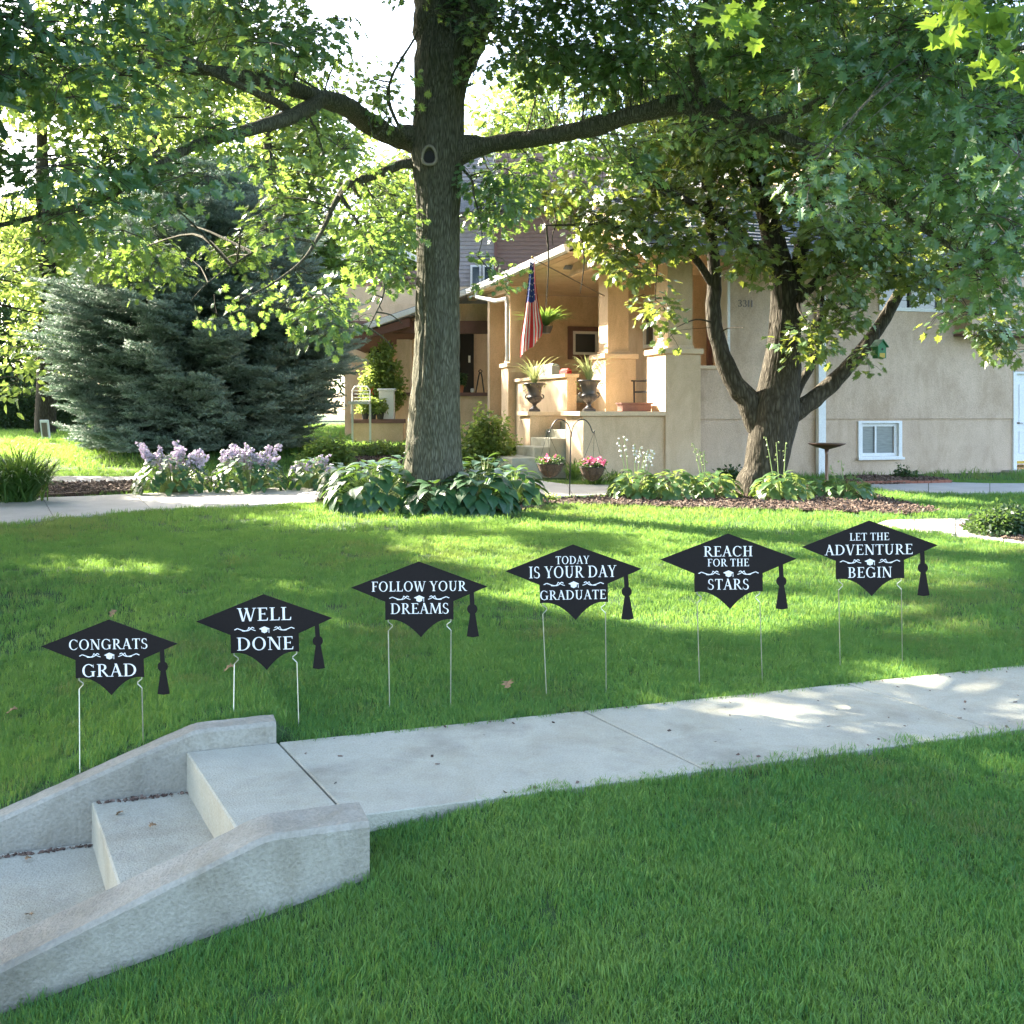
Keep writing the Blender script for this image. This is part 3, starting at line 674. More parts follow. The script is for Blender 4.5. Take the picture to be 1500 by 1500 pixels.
# beams and ceiling
HB('porch_beam', S, (-.0, .6, .12, .72, 4.45, 4.75))
HB('porch_beam', S, (-.40, .3, 2.05, 2.8, 4.5, 4.75))
HB('porch_beam', S, (-1.15, -.7, 6.7, 8.49, 4.6, 4.75))
HB('porch_ceiling', SL, (-1.3, 2.0, .1, 8.5, 4.755, 4.8))
# lower roof with gutter
mb = MB(); mb.extr([(-1.5, 1.4, 4.82), (2.1, 1.4, 6.25), (2.1, 1.4, 6.37), (-1.5, 1.4, 4.94)], (0, 9.2, 0)); mb.build('porch_roof', M['shingle'], house, local=True)
g_ = MB(); g_.extr([(-1.63, 1.35, 4.93), (-1.60, 1.35, 4.80), (-1.52, 1.35, 4.78), (-1.505, 1.35, 4.78), (-1.505, 1.35, 4.95)], (0, 9.2, 0)); g_.build('gutter', M[W], house, local=True)
HB('soffit', SL, (-1.5, -1.0, 1.4, 10.6, 4.765, 4.80))
mb = MB(); mb.tube([(-1.55, 8.4, 4.78), (-1.55, 8.35, 4.62), (-1.3, 7.4, 4.42), (-1.24, 6.6, 4.40), (-1.24, 6.55, 4.2), (-1.24, 6.55, 2.8)], .055, n=8); mb.build('downspout', M[W], house, local=True).__setitem__('label', 'white downspout elbowing down the far pillar')
# front gable
gz0, gzr, v0, vr, v1 = 4.55, 5.93, -1.16, .96, 3.08
rf = MB()
for va, vb, za in ((v0, vr, gz0-.65*.25), (2.39, vr, 5.02)):
    dv = -.25 if va < vr else 0
    rf.extr([(-1.0, va+dv, za), (-1.0, vb, gzr), (-1.0, vb, gzr+.10), (-1.0, va+dv, za+.10)], (9, 0, 0))
rf.build('gable_roof', M['shingle'], house, local=True)
sh = MB()     # shingle courses
for side, va in ((1, v0), (-1, v1)):
    for i in range(16):
        t0 = i/16; t1 = (i+1)/16; vv0 = va+(vr-va)*t0; zz0 = gz0+(gzr-gz0)*t0; vv1 = va+(vr-va)*t1; zz1 = gz0+(gzr-gz0)*t1
        for k in range(22):
            x = -1.0+k*.41+(i % 2)*.2; j = random.uniform(0, .008)
            sh.extr([(x, vv0, zz0+.125+j), (x, vv1, zz1+.107), (x, vv1, zz1+.118), (x, vv0, zz0+.150+j)], (.40, 0, 0))
sh.build('shingles', M['shingle'], house, local=True)['kind'] = 'stuff'
mb = MB()
for va, s, za in ((v0, -1, gz0-.65*.25), (2.39, 1, 5.02)):
    d = .25*s if s < 0 else 0
    mb.extr([(-1.06, va+d, za-.16), (-1.06, vr, gzr-.16-(.002 if s > 0 else 0)), (-1.06, vr, gzr+.11), (-1.06, va+d, za+.11)], (.058, 0, 0))
mb.build('bargeboard', M[W], house, local=True)
mb = MB(); mb.extr([(-.92, v0+.1, gz0-.05), (-.92, v1-.1, gz0-.05), (-.92, vr, gzr-.02)], (.1, 0, 0)); mb.build('gable_wall', M[SL], house, local=True)
a = HL(893, 285, v=3.6); b = HL(912, 250, v=3.6); c = HL(934, 250, v=3.6)
ch = HB('chimney', SL, (b[0], c[0], 3.6, 4.4, 5.0, b[2]), b=.01); HB('chimney_cap', CP, (b[0]-.05, c[0]+.05, 3.55, 4.45, b[2], b[2]+.1), b=.01, parent=ch)
HB('upper_storey', S, (4.2, UW-.2, 1.6, 8.3, 5.8, 7.4)); HB('main_roof', 'shingle', (3.8, UW, 1.2, 9, 7.4, 7.6))
mb = MB(); mb.extr([(2.0, .2, 6.2), (2.0, 1.7, 6.6), (2.0, 1.7, 6.7), (2.0, .2, 6.3)], (9, 0, 0)); mb.build('side_eave_roof', M['shingle'], house, local=True)
HB('end_wall', SG, (UW, UW+.15, .3, 9, -.2, 6.2))
# ------------------------------------------------------------------ neighbour's brown and tan house
nb = thing('brown_house', 'brown shingled house with a tan front porch behind the oak trunk', 'house', (P(640, 600, 30)[0], 30, .4), R(4))
def NB(name, mat, x0, x1, ytop, ybot, Y, th=.25, b=0, label=None, par=None, inv=False):
    a = P(x0, ybot, Y); c = P(x1, ytop, Y); mb = MB(); mb.box(a.x, c.x, Y, Y+th, a.z, c.z, b=b)
    o = mb.build(name, M[mat], nb)
    if par: o.parent = par
    if label: o['label'] = label
    return o
NB('porch_post', S, 581, 601, 497, 660, 29.2, .45, .01); NB('porch_post', S, 525, 538, 497, 640, 33, .35, .01)
NB('porch_beam', 'brown', 500, 733, 470, 488, 29.1, .3)
NB('porch_gable_wall', S, 560, 734, 445, 470.5, 29.3, .2)
k = NB('porch_knee_wall', S, 518, 736, 580, 660, 29.0, .18); NB('wall_cap', 'brown', 516, 737, 575, 580, 28.95, .3, par=k)
NB('low_wall', S, 516, 590, 620, 660, 28.0, .25); NB('wall_cap', 'brown', 514, 592, 614, 620, 27.95, .4)
NB('back_wall', S, 505, 760, 420, 650, 32.6, .2)
d = NB('doorway', 'dark', 662, 694, 486, 590, 32.5, .08, label='dark open doorway at the back of the porch'); NB('door_frame', 'brown', 656, 662, 480, 590, 32.45, .12); NB('door_handle', W, 686, 689, 521, 531, 32.42, .05, par=d)
NB('window', 'glass', 540, 575, 505, 560, 32.5, .08)
# siding boards on the upper storey
m1 = MB(); m2 = MB(); zt = P(0, 285, 33).z
for i in range(46):
    z = 3.9+i*.13
    for (mb, x0, x1, Yy) in ((m1, 726, 905, 33.0), (m2, 665, 726, 32.9), (m1, 520, 664, 33.3)):
        if x0 == 520 and z > 6.0: continue
        a = P(x0, 0, Yy).x; c = P(x1, 0, Yy).x
        mb.add([(a, Yy-.02, z), (c, Yy-.02, z), (c, Yy, z+.128), (a, Yy, z+.128), (a, Yy+.05, z), (c, Yy+.05, z), (c, Yy+.05, z+.128), (a, Yy+.05, z+.128)], [(0,1,2,3),(1,5,6,2),(4,0,3,7),(0,4,5,1),(3,2,6,7)])
a_ = m1.build('brown_siding', M['siding_brown'], nb); a_['kind'] = 'stuff'; a_ = m2.build('grey_siding', M['siding_grey'], nb); a_['kind'] = 'stuff'
NB('corner_board', 'brown', 724, 728, 300, 440, 32.85, .1)
for x0, x1 in ((689, 705), (707, 723)):
    w_ = NB('window', W, x0, x1, 388, 424, 32.7, .12); NB('pane', 'glass', x0+3, x1-3, 391, 421, 32.66, .03, par=w_)
NB('upper_core', 'siding_brown', 668, 904, 290, 450, 33.5, 4); NB('lower_core', 'siding_brown', 522, 667, 396, 450, 33.5, 4)
def NP(name, mat, pts, Y, th, dy=0):
    mb = MB(); mb.extr([P(x, y, Y) for x, y in pts], (0, th, 0)); return mb.build(name, M[mat], nb)
NP('porch_roof', 'shingle', [(496,487),(600,451),(735,404),(735,416),(600,463),(500,496)], 28.6, 5)
NP('porch_fascia', W, [(494,488),(600,452),(735,405),(735,413),(600,460),(496,497)], 28.4, .18)
NP('porch_soffit', 'brown', [(498,498),(600,465),(600,478),(505,505)], 28.65, 4)
NP('upper_roof', 'shingle', [(655,300),(905,265),(905,292),(655,312)], 32.0, 7)
NP('upper_fascia', W, [(500,372),(560,352),(650,392),(650,401),(560,361),(500,381)], 31.9, .09)
# ================================================================== trees
def spline(pts, rad, n=6):
    pts = [Vector(p) for p in pts]; out = []; ro = []
    for i in range(len(pts)-1):
        p0 = pts[max(i-1,0)]; p1 = pts[i]; p2 = pts[i+1]; p3 = pts[min(i+2,len(pts)-1)]
        for j in range(n):
            t = j/n; out.append(.5*((2*p1)+(p2-p0)*t+(2*p0-5*p1+4*p2-p3)*t*t+(3*p1-p0-3*p2+p3)*t**3)); ro.append(rad[i]*(1-t)+rad[i+1]*t)
    return out+[pts[-1]], ro+[rad[-1]]
DM = 2.5
def blob_pts(blobs, lump=.9, seed=0, thr=-.10):
    out = []
    for (c, r, dens) in blobs:
        vol = 4.19*r[0]*r[1]*r[2]; n = max(4, int(vol*dens*DM))
        d = rng.normal(size=(n,3)); d /= np.linalg.norm(d, axis=1)[:,None]
        q = rng.random(n)**(1/2.6); p = np.array(c)+d*q[:,None]*np.array(r)
        k = np.array([noise.noise(Vector((x*lump+seed, y*lump, z*lump*1.7))) > thr for x, y, z in p]); out.append(p[k])
    return np.vstack(out)
def PBl(px, py, Y, rx, ry, rY, dens): c = P(px, py, Y); return (tuple(c), (rx*Y/F, rY, ry*Y/F), dens)
def crown(name, parent, pts, protos, leafm, smin=.8, smax=1.25, cull=True, tl=.35, extra=.12, keep=.02, face=0):
    if cull: pts = pts[sun_cull(pts, extra=extra, keep=keep)]
    n = len(pts)
    rot = np.stack([rng.normal(0,tl,n), rng.normal(0,tl,n), rng.uniform(0,6.28,n)], 1)
    if face:
        rot = np.array([tuple((Matrix.Rotation(face+random.gauss(0,.3),3,'X') @ Matrix.Rotation(random.uniform(0,6.28),3,'Z') @ Matrix.Rotation(random.gauss(0,tl),3,'X')).to_euler()) for _ in range(n)])
    t = np.clip(rng.normal(.5,.25,n), 0, 1)
    o = scatter(name, protos, pts, rot, rng.uniform(smin,smax,n), rng.integers(0,len(protos),n), t, [M[leafm], M['twig']], parent)
    print(name, parent.name, n); return o
def twigs_to(mb, skel, pts, r0=.018, maxd=2.6, seg=3, n=3, wob=.18):
    sk = np.array([tuple(p) for p in skel])
    for p in pts:
        d = np.linalg.norm(sk-np.array(p), axis=1); i = int(np.argmin(d))
        if d[i] > maxd or d[i] < .15: continue
        a = Vector(sk[i]); b = Vector(p); mid = a.lerp(b, .5)+Vector((random.uniform(-1,1), random.uniform(-1,1), random.uniform(0,1)))*wob*d[i]
        q, rr = spline([a, mid, b], [r0*(.35+d[i]*.22), r0*(.25+d[i]*.12), r0*.18], seg); mb.tube(q, rr, n=n, caps=False)
oakP = [leaf_spray(OAK, 27, .112, .31, s) for s in (11,12,13,14)]
mapP = [leaf_spray(MAP, 20, .13, .31, s, tilt=.5, droop=.5) for s in (21,22,23)]
ovlP = [leaf_spray(OVL, 18, .13, .32, s, tilt=.9, thick=.8) for s in (31,32,33)]
# ---- big oak
OY = 14.6; ob = hit(640, 741); oak = thing('oak_tree', 'large oak with a thick straight trunk rising from the hosta bed in the middle', 'tree', (P(640,0,OY).x, OY, float(gz(-1.07, OY))))
def trunk_mesh(path, rad, n=72, seg=26, ridge=.035, flare=0):
    pts, rr = spline(path, rad, seg); V = []
    N = Vector((1,0,0))
    for i, p in enumerate(pts):
        t = (pts[min(i+1,len(pts)-1)]-pts[max(i-1,0)]).normalized(); Nn = (N-t*N.dot(t)).normalized(); B = t.cross(Nn)
        for k in range(n):
            a = 2*math.pi*k/n; d = Nn*math.cos(a)+B*math.sin(a); q = p+d*rr[i]
            h = noise.noise(Vector((q.x*9, q.y*9, q.z*1.6)))*.5; g = abs(noise.noise(Vector((a*9.0, q.z*1.1+noise.noise(q*1.5)*1.2, 4))))
            low = noise.noise(Vector((math.cos(a)*1.2, math.sin(a)*1.2, q.z*.5)))*.05
            V.append(p+d*(rr[i]*(1+low)+ridge*(h*.5+min(g*2.2,.8)-.4)))
    fs = []
    for i in range(len(pts)-1):
        for k in range(n):
            a = i*n+k; b = i*n+(k+1)%n; fs.append((a, b, b+n, a+n))
    return V, fs, pts
OX = lambda px, py, dy=0: P(px, py, OY+dy)
mb = MB(); v, f, s1 = trunk_mesh([OX(638,762), OX(638,735), OX(637,700), OX(636,650), OX(640,520), OX(641,400), OX(642,300), OX(642,225), OX(644,150), OX(650,90), OX(655,60)], [.60,.50,.43,.385,.32,.30,.305,.37,.345,.42,.38])
mb.add(v, f); mb.build('trunk', M['oak_bark'], oak, smooth=True)
limbs = []
def limb(parent, path, rad, mat, ridge=.02, n=20, seg=8, bump=.22):
    pts, rr = spline(path, rad, seg); mb = MB(); mb.tube(pts, rr, n=n, bump=bump, bs=5); mb.build('limb', M[mat], parent, smooth=True); return pts
sk = []
sk += limb(oak, [OX(650,120), OX(640,60), OX(636,0), OX(630,-120), OX(600,-300), P(560,-420,OY+.5)], [.33,.31,.29,.25,.18,.08], 'oak_bark')
sk += limb(oak, [OX(655,110), OX(685,50), OX(702,0), OX(730,-120), P(790,-300,OY-.4), P(830,-420,OY-1)], [.33,.29,.27,.22,.15,.07], 'oak_bark')
sk += limb(oak, [OX(640,225), OX(603,204), OX(572,198), OX(540,180), P(505,155,13.9), P(462,142,13.3), P(420,128,12.6), P(340,108,11.6), P(225,92,10.6), P(100,60,9.6), P(0,20,9)], [.22,.19,.15,.15,.14,.10,.085,.07,.055,.035,.02], 'oak_bark')
sk += limb(oak, [P(470,145,13.4), P(440,166,12.7), P(400,180,12), P(330,200,11.2), P(270,220,10.6), P(150,290,9.8), P(0,330,9.2), P(-150,360,8.6)], [.11,.10,.085,.06,.05,.035,.022,.01], 'oak_bark')
sk += limb(oak, [P(420,160,12.5), P(400,148,12.2), P(340,120,11.5), P(250,80,10.7), P(150,70,10), P(0,75,9.3)], [.05,.05,.04,.035,.025,.012], 'oak_bark')
sk += limb(oak, [OX(620,240), OX(590,240), OX(555,255), OX(512,270), P(494,290,14.2), P(478,325,13.8), P(464,352,13.4), P(440,385,13), P(395,418,12.7), P(350,440,12.5)], [.09,.075,.065,.055,.04,.032,.026,.02,.014,.007], 'oak_bark', n=10)
sk += limb(oak, [P(498,285,14.2), P(520,320,14), P(538,350,13.9), P(556,395,13.8), P(562,430,13.7), P(540,480,13.6)], [.03,.024,.02,.016,.012,.006], 'oak_bark', n=8)
sk += limb(oak, [P(462,355,13.4), P(420,350,13.1), P(370,370,12.9), P(310,410,12.6), P(280,440,12.5)], [.022,.018,.014,.01,.006], 'oak_bark', n=8)
sk += limb(oak, [P(600,205,14.4), P(590,195,14.2), P(570,150,14), P(575,110,13.8), P(605,60,13.5), P(628,20,13.2)], [.03,.026,.024,.02,.016,.01], 'oak_bark', n=8)
sk += limb(oak, [OX(650,228), OX(685,217), OX(708,214), P(740,208,14.4), P(800,200,14), P(860,188,13.6), P(930,168,13.2), P(985,155,12.9), P(1035,155,12.6), P(1070,172,12.3), P(1120,190,12), P(1200,225,11.6), P(1280,280,11.2), P(1360,340,10.8), P(1430,385,10.4)], [.24,.19,.13,.115,.115,.12,.115,.125,.12,.09,.075,.06,.05,.035,.015], 'oak_bark')
sk += limb(oak, [P(1032,158,12.6), P(1025,125,12.4), P(1015,80,12.1), P(1025,40,11.8), P(1040,-20,11.4), P(1060,-120,11)], [.07,.06,.05,.045,.035,.02], 'oak_bark', n=10)
sk += limb(oak, [P(1100,185,12.1), P(1170,165,11.4), P(1250,120,10.6), P(1340,90,9.8), P(1460,75,9.2), P(1600,60,8.8)], [.06,.05,.04,.035,.025,.012], 'oak_bark', n=10)
sk += limb(oak, [OX(665,235,-.1), OX(690,262,-.3), P(694,285,14.2), P(703,320,14.1), P(706,350,14), P(700,375,14)], [.025,.018,.014,.011,.008,.004], 'oak_bark', n=7)
# more limbs above the frame and toward the viewer
for e in [(-7,8,7.5),(-3,6,6.5),(2,6.5,7),(5.5,8,7.2),(-6.5,16,8.5),(4,18,9),(7,13,8),(-1,20,9.5)]:
    st = OX(650,-40+random.uniform(-80,60)); e = Vector(e)
    sk += limb(oak, [st, st.lerp(e,.35)+Vector((0,0,.9)), st.lerp(e,.7)+Vector((0,0,.5)), e], [.15,.11,.07,.02], 'oak_bark', n=8)
tw = MB()   # bare drooping twigs in front of the fork
for (a,b,c,d_) in [((622,8),(632,60),(634,100),(640,128)),((660,30),(662,80),(668,112),(690,126)),((690,50),(696,90),(690,120),(680,140)),((618,5),(650,22),(680,30),(735,35)),((735,25),(700,28),(668,22),(640,14)),((640,15),(630,30),(626,50),(628,75)),((690,0),(700,40),(695,70),(702,80)),((470,150),(500,80),(560,90),(600,70)),((605,190),(580,187),(560,160),(545,150)),((540,170),(550,200),(575,170),(590,160))]:
    q, rr = spline([P(*a,13.9),P(*b,13.8),P(*c,13.8),P(*d_,13.8)], [.014,.011,.008,.004], 5); tw.tube(q, rr, n=4)
for i in range(26):   # fine twiggery on the right limb
    s = P(random.uniform(990,1130), random.uniform(150,200), 12.3); e = s+Vector((random.uniform(-.7,.9), random.uniform(-.5,.5), random.uniform(-.5,.9)))
    q, rr = spline([s, s.lerp(e,.5)+Vector((random.uniform(-.15,.15),0,random.uniform(-.1,.15))), e], [.014,.009,.003], 4); tw.tube(q, rr, n=4)
# knot scar
c = OX(629,230,-.40); kn = MB(); ring = [(c.x+.10*math.cos(a), c.y-.02, c.z+.13*math.sin(a)-.02*math.cos(2*a)) for a in [i*2*math.pi/16 for i in range(17)]]; kn.tube(ring, .022, n=6, caps=False)
kn.build('knot_rim', M['scar'], oak, smooth=True)
kn = MB(); kn.lathe([(.001,0),(.06,.0),(.075,.03)], n=14); kn.v = [(c.x+x, c.y+.01-z*.2, c.z+y*1.2) for x,y,z in kn.v]; kn.build('knot', M['dark'], oak)
ob = [PBl(90,120,9.2,170,120,1.6,4), PBl(60,250,8.8,150,75,1.2,6), PBl(200,230,9.3,140,70,1.1,6), PBl(260,60,10,160,80,1.6,4.5), PBl(330,170,11,130,70,1.4,8),
      PBl(100,330,9.3,110,45,1.0,6), PBl(400,60,12,120,70,1.5,6), PBl(20,40,8.6,150,80,1.5,4), PBl(430,190,12.4,110,50,1.2,7), PBl(250,290,10.6,110,45,1.1,7), PBl(280,330,14,130,60,1.1,9), PBl(400,290,14,110,55,1.1,8), PBl(190,370,15,90,50,.9,8), PBl(240,290,13,90,50,.8,7), PBl(330,380,13.4,80,40,.7,8), PBl(520,350,14.6,80,80,1.2,9), PBl(560,280,15.4,60,60,1.0,9), PBl(560,400,15.2,50,70,.8,9),
      PBl(540,120,13.5,50,50,.9,3), PBl(450,20,12.5,90,60,1.2,3.5), PBl(350,320,12,130,40,1.0,5), PBl(540,240,14,75,70,1.1,5), PBl(520,170,14,80,40,1,4),
      PBl(400,400,12.6,80,50,.8,8), PBl(340,450,12.5,55,38,.6,8), PBl(470,350,13.3,70,60,.9,7), PBl(540,430,13.6,55,60,.8,7), PBl(455,430,13.1,50,35,.6,5), PBl(560,340,13.9,45,80,.8,5), PBl(590,475,13.8,20,20,.4,8), PBl(510,310,13.6,80,60,1.0,8), PBl(550,390,13.9,65,70,1.0,9), PBl(490,470,13.3,60,30,.5,7), PBl(560,455,14,50,45,.6,8), PBl(520,240,13.8,80,60,1.1,6), PBl(545,130,13.8,55,60,1.0,4), PBl(470,330,15,120,90,1.4,6), PBl(560,300,16,60,90,1.2,6), PBl(400,340,12.6,100,60,1,6),
      PBl(300,435,12.5,34,22,.4,12), PBl(380,420,12.7,70,40,.7,11), PBl(450,400,13,60,45,.7,10), PBl(480,140,15.6,110,70,1.0,5), PBl(380,90,14.5,110,70,1.0,5), PBl(430,250,14.8,130,60,1.1,7), PBl(560,200,15.4,60,70,.9,5), PBl(575,510,14,20,14,.3,8), PBl(725,330,14.4,55,85,1.1,16), PBl(770,230,14.9,60,60,1.0,8), PBl(740,290,16,70,60,1.0,7), PBl(560,320,15.5,60,90,1.2,9), PBl(530,270,14.5,70,50,1.0,8), PBl(722,400,14,40,22,.4,8), PBl(720,250,14.5,40,40,.7,5), PBl(480,250,13.2,90,45,1.0,6),
      PBl(790,120,14.5,95,70,1.3,8), PBl(860,60,13.8,120,90,1.5,8), PBl(930,200,15.2,110,60,1.2,7), PBl(760,30,14.2,80,50,1.2,6), PBl(960,110,13.6,90,80,1.2,6), PBl(800,260,15,80,40,.9,4), PBl(900,240,14.5,90,50,1.0,4),
      PBl(960,90,12.8,90,90,1.4,5), PBl(1100,70,11.6,120,90,1.4,7), PBl(1250,90,10.6,150,100,1.4,5), PBl(1400,130,9.8,130,110,1.3,5), PBl(1190,240,9.0,58,38,.4,16), PBl(1150,150,11.5,120,50,1,6),
      PBl(1330,250,10.8,130,80,1.2,5.5), PBl(1450,300,10.2,100,90,1.1,6), PBl(1460,410,10.2,60,55,.6,9), PBl(1400,20,9.4,140,60,1.3,7), PBl(1120,10,11,130,50,1.3,6), PBl(1500,200,9.2,90,120,1.2,5),
      PBl(700,-60,13.6,140,60,1.5,5), PBl(880,-40,13,160,60,1.6,5), PBl(560,-90,14,110,50,1.3,3)]
pts = blob_pts([(c_,r_,d_*1.35) for c_,r_,d_ in ob], lump=1.9, seed=3, thr=-.03)
up = []     # canopy above the frame: casts the shade on the lawn
for i in range(92):
    x, y = random.uniform(-16, 9), random.uniform(7.5, 24); up.append(((x, y, max(1.5+.43*y+.9, 6.0)+random.uniform(0, 3.2)), (random.uniform(1.7,2.6), random.uniform(1.7,2.6), random.uniform(.8,1.3)), 6.5))
upts = blob_pts(up, lump=.8, seed=9, thr=-.25)
above = (CZ+.415*upts[:,1]+.35 < upts[:,2]); upts = upts[above & ~((np.abs(upts[:,0]/upts[:,1]+.13) < .07) & (upts[:,1] > 9))]
def clear(pts, line, Yl, rad=20):      # keep the boughs in view: no sprays hanging right in front of them
    px = pts[:,0]/pts[:,1]*F+750; py = HZ-(pts[:,2]-CZ)/pts[:,1]*F; bad = np.zeros(len(pts), bool)
    for (x0,y0),(x1,y1) in zip(line[:-1], line[1:]):
        t = np.clip(((px-x0)*(x1-x0)+(py-y0)*(y1-y0))/((x1-x0)**2+(y1-y0)**2), 0, 1); bad |= np.hypot(px-x0-t*(x1-x0), py-y0-t*(y1-y0)) < rad
    return pts[~(bad & (pts[:,1] < Yl) & (rng.random(len(pts)) < .93))]
pts = clear(pts, [(605,205),(570,198),(540,180),(505,155),(462,142),(420,130)], 14.9, 34); pts = clear(pts, [(470,150),(440,166),(400,180),(330,205)], 13.2, 24)
pts = clear(pts, [(420,160),(330,118),(220,90)], 11.8, 16); pts = clear(pts, [(600,240),(555,255),(512,270),(478,325),(455,360)], 14.8, 20)
pts = clear(pts, [(680,217),(740,208),(860,188),(985,155),(1060,165)], 14.9, 30)
pts = pts[sun_cull(pts, extra=.12, keep=.02)]; upts = upts[sun_cull(upts, extra=.12, keep=.02)]; pts = clear(pts, [(1295,435),(1375,435)], 17, 16)
vis = pts.copy(); crown('crown', oak, np.vstack([pts, upts]), oakP, 'oak_leaf', face=.65, cull=False)
twigs_to(tw, sk, [tuple(p) for p in vis[rng.permutation(len(vis))[:900]]], r0=.010)
twigs_to(tw, sk, [b[0] for b in ob]+[b[0] for b in up], r0=.03, maxd=6, seg=5, n=5, wob=.1)
o = tw.build('twigs', M['oak_bark'], oak); o['kind'] = 'stuff'
# ---- unseen tree added off-frame at the left to shade the foreground
shade = thing('shade_tree', 'neighbouring street tree just outside the left edge whose boughs reach over the lawn', 'tree', (-9.5, 9.5, float(gz(-9.5,9.5))))
ss = limb(shade, [(-9.5,9.5,-.4),(-9.5,9.5,2),(-9.4,9.4,4.5),(-9.2,9.4,7)], [.42,.33,.27,.12], 'maple_bark', n=16)
sb = []
for i in range(64):
    c = (random.uniform(-19,-4.5), random.uniform(3,17), random.uniform(4.4,9.4)); sb.append((c, (2.1,2.1,1.3), 6.0))
sp_ = blob_pts(sb, lump=.7, seed=5, thr=-.25); fr = (np.abs(sp_[:,0]) < .5*sp_[:,1]+.4) & (sp_[:,2] < CZ+.405*sp_[:,1]+.3); sp_ = sp_[~fr]
crown('crown', shade, sp_, ovlP, 'dark_leaf', .9, 1.4, extra=.2)
tb = MB(); twigs_to(tb, ss, [b[0] for b in sb], r0=.05, maxd=12, seg=5, n=5, wob=.08); tb.build('branches', M['maple_bark'], shade)['kind'] = 'stuff'
shade2 = thing('shade_tree', 'second street tree outside the left edge, farther up the lawn', 'tree', (-16,19.5, float(gz(-16,19.5))))  # unseen second tree, put in to keep low sun off the left lawn
ss = limb(shade2, [(-16,19.5,-.6),(-16,19.5,3),(-15.8,19.4,6),(-15.6,19.4,9)], [.42,.33,.27,.12], 'maple_bark', n=16)
sb = [((random.uniform(-23,-9), random.uniform(13,25), random.uniform(3.2,10.5)), (2.2,2.2,1.4), 4.0) for i in range(46)]
sp_ = blob_pts(sb, lump=.7, seed=6, thr=-.2); fr = (np.abs(sp_[:,0]) < .5*sp_[:,1]+.6) & (sp_[:,2] < CZ+.405*sp_[:,1]+.3); sp_ = sp_[~fr]
crown('crown', shade2, sp_, ovlP, 'dark_leaf', .9, 1.4, extra=.2)
tb = MB(); twigs_to(tb, ss, [b[0] for b in sb], r0=.05, maxd=12, seg=5, n=5, wob=.08); tb.build('branches', M['maple_bark'], shade2)['kind'] = 'stuff'
# ---- multi-stemmed maple by the house
MY = 17.0; maple = thing('maple_tree', 'multi-stemmed maple with broad dark leaves in front of the stucco house', 'tree', tuple(hit(1128, 722)))
MP = lambda px, py, dy=0: P(px, py, MY+dy)
mb = MB(); v, f, _ = trunk_mesh([MP(1112,735), MP(1113,712), MP(1120,690), MP(1130,640), MP(1137,600), MP(1142,560), MP(1148,500), MP(1150,440), MP(1140,380), MP(1120,300), MP(1095,200), MP(1080,100)], [.50,.40,.34,.37,.40,.34,.27,.235,.20,.16,.12,.07], n=48, seg=12, ridge=.025)
mb.add(v, f); mb.build('trunk', M['maple_bark'], maple, smooth=True)
sm = [MP(1150,440), MP(1140,380), MP(1120,300), MP(1095,200), MP(1080,100)]
L_ = lambda p, r, n=14: limb(maple, p, r, 'maple_bark', n=n, bump=.15)
sm += L_([MP(1118,640), MP(1098,590), MP(1075,560), MP(1055,510), MP(1045,460), MP(1046,400), MP(1040,330), MP(1030,240), MP(1020,160)], [.20,.20,.165,.14,.125,.11,.09,.06,.03])
sm += L_([MP(1155,610), MP(1185,590), MP(1225,555), MP(1270,505), MP(1300,460), MP(1325,420), MP(1370,395), MP(1440,380), MP(1500,370)], [.17,.15,.13,.11,.10,.085,.06,.04,.02])
sm += L_([MP(1158,600,.15), MP(1168,570,.2), MP(1190,530,.3), MP(1200,480,.4), MP(1205,420,.5), MP(1220,340,.6)], [.10,.09,.075,.06,.05,.03], 10)
sm += L_([MP(1155,470), MP(1165,420), MP(1180,340), MP(1210,250), MP(1240,150)], [.15,.14,.11,.08,.04])
sm += L_([MP(1045,420), MP(1010,370,-.3), MP(950,340,-.6), MP(880,330,-.8), MP(800,330,-1)], [.07,.06,.045,.03,.012], 8)
sm += L_([MP(1135,400,-.2), MP(1080,340,-.5), MP(1000,290,-.8), MP(920,250,-1)], [.09,.07,.045,.02], 8)
sm += L_([MP(1170,440,-.2), MP(1240,370,-.5), MP(1330,310,-.7), MP(1440,270,-.8)], [.08,.07,.045,.02], 8)
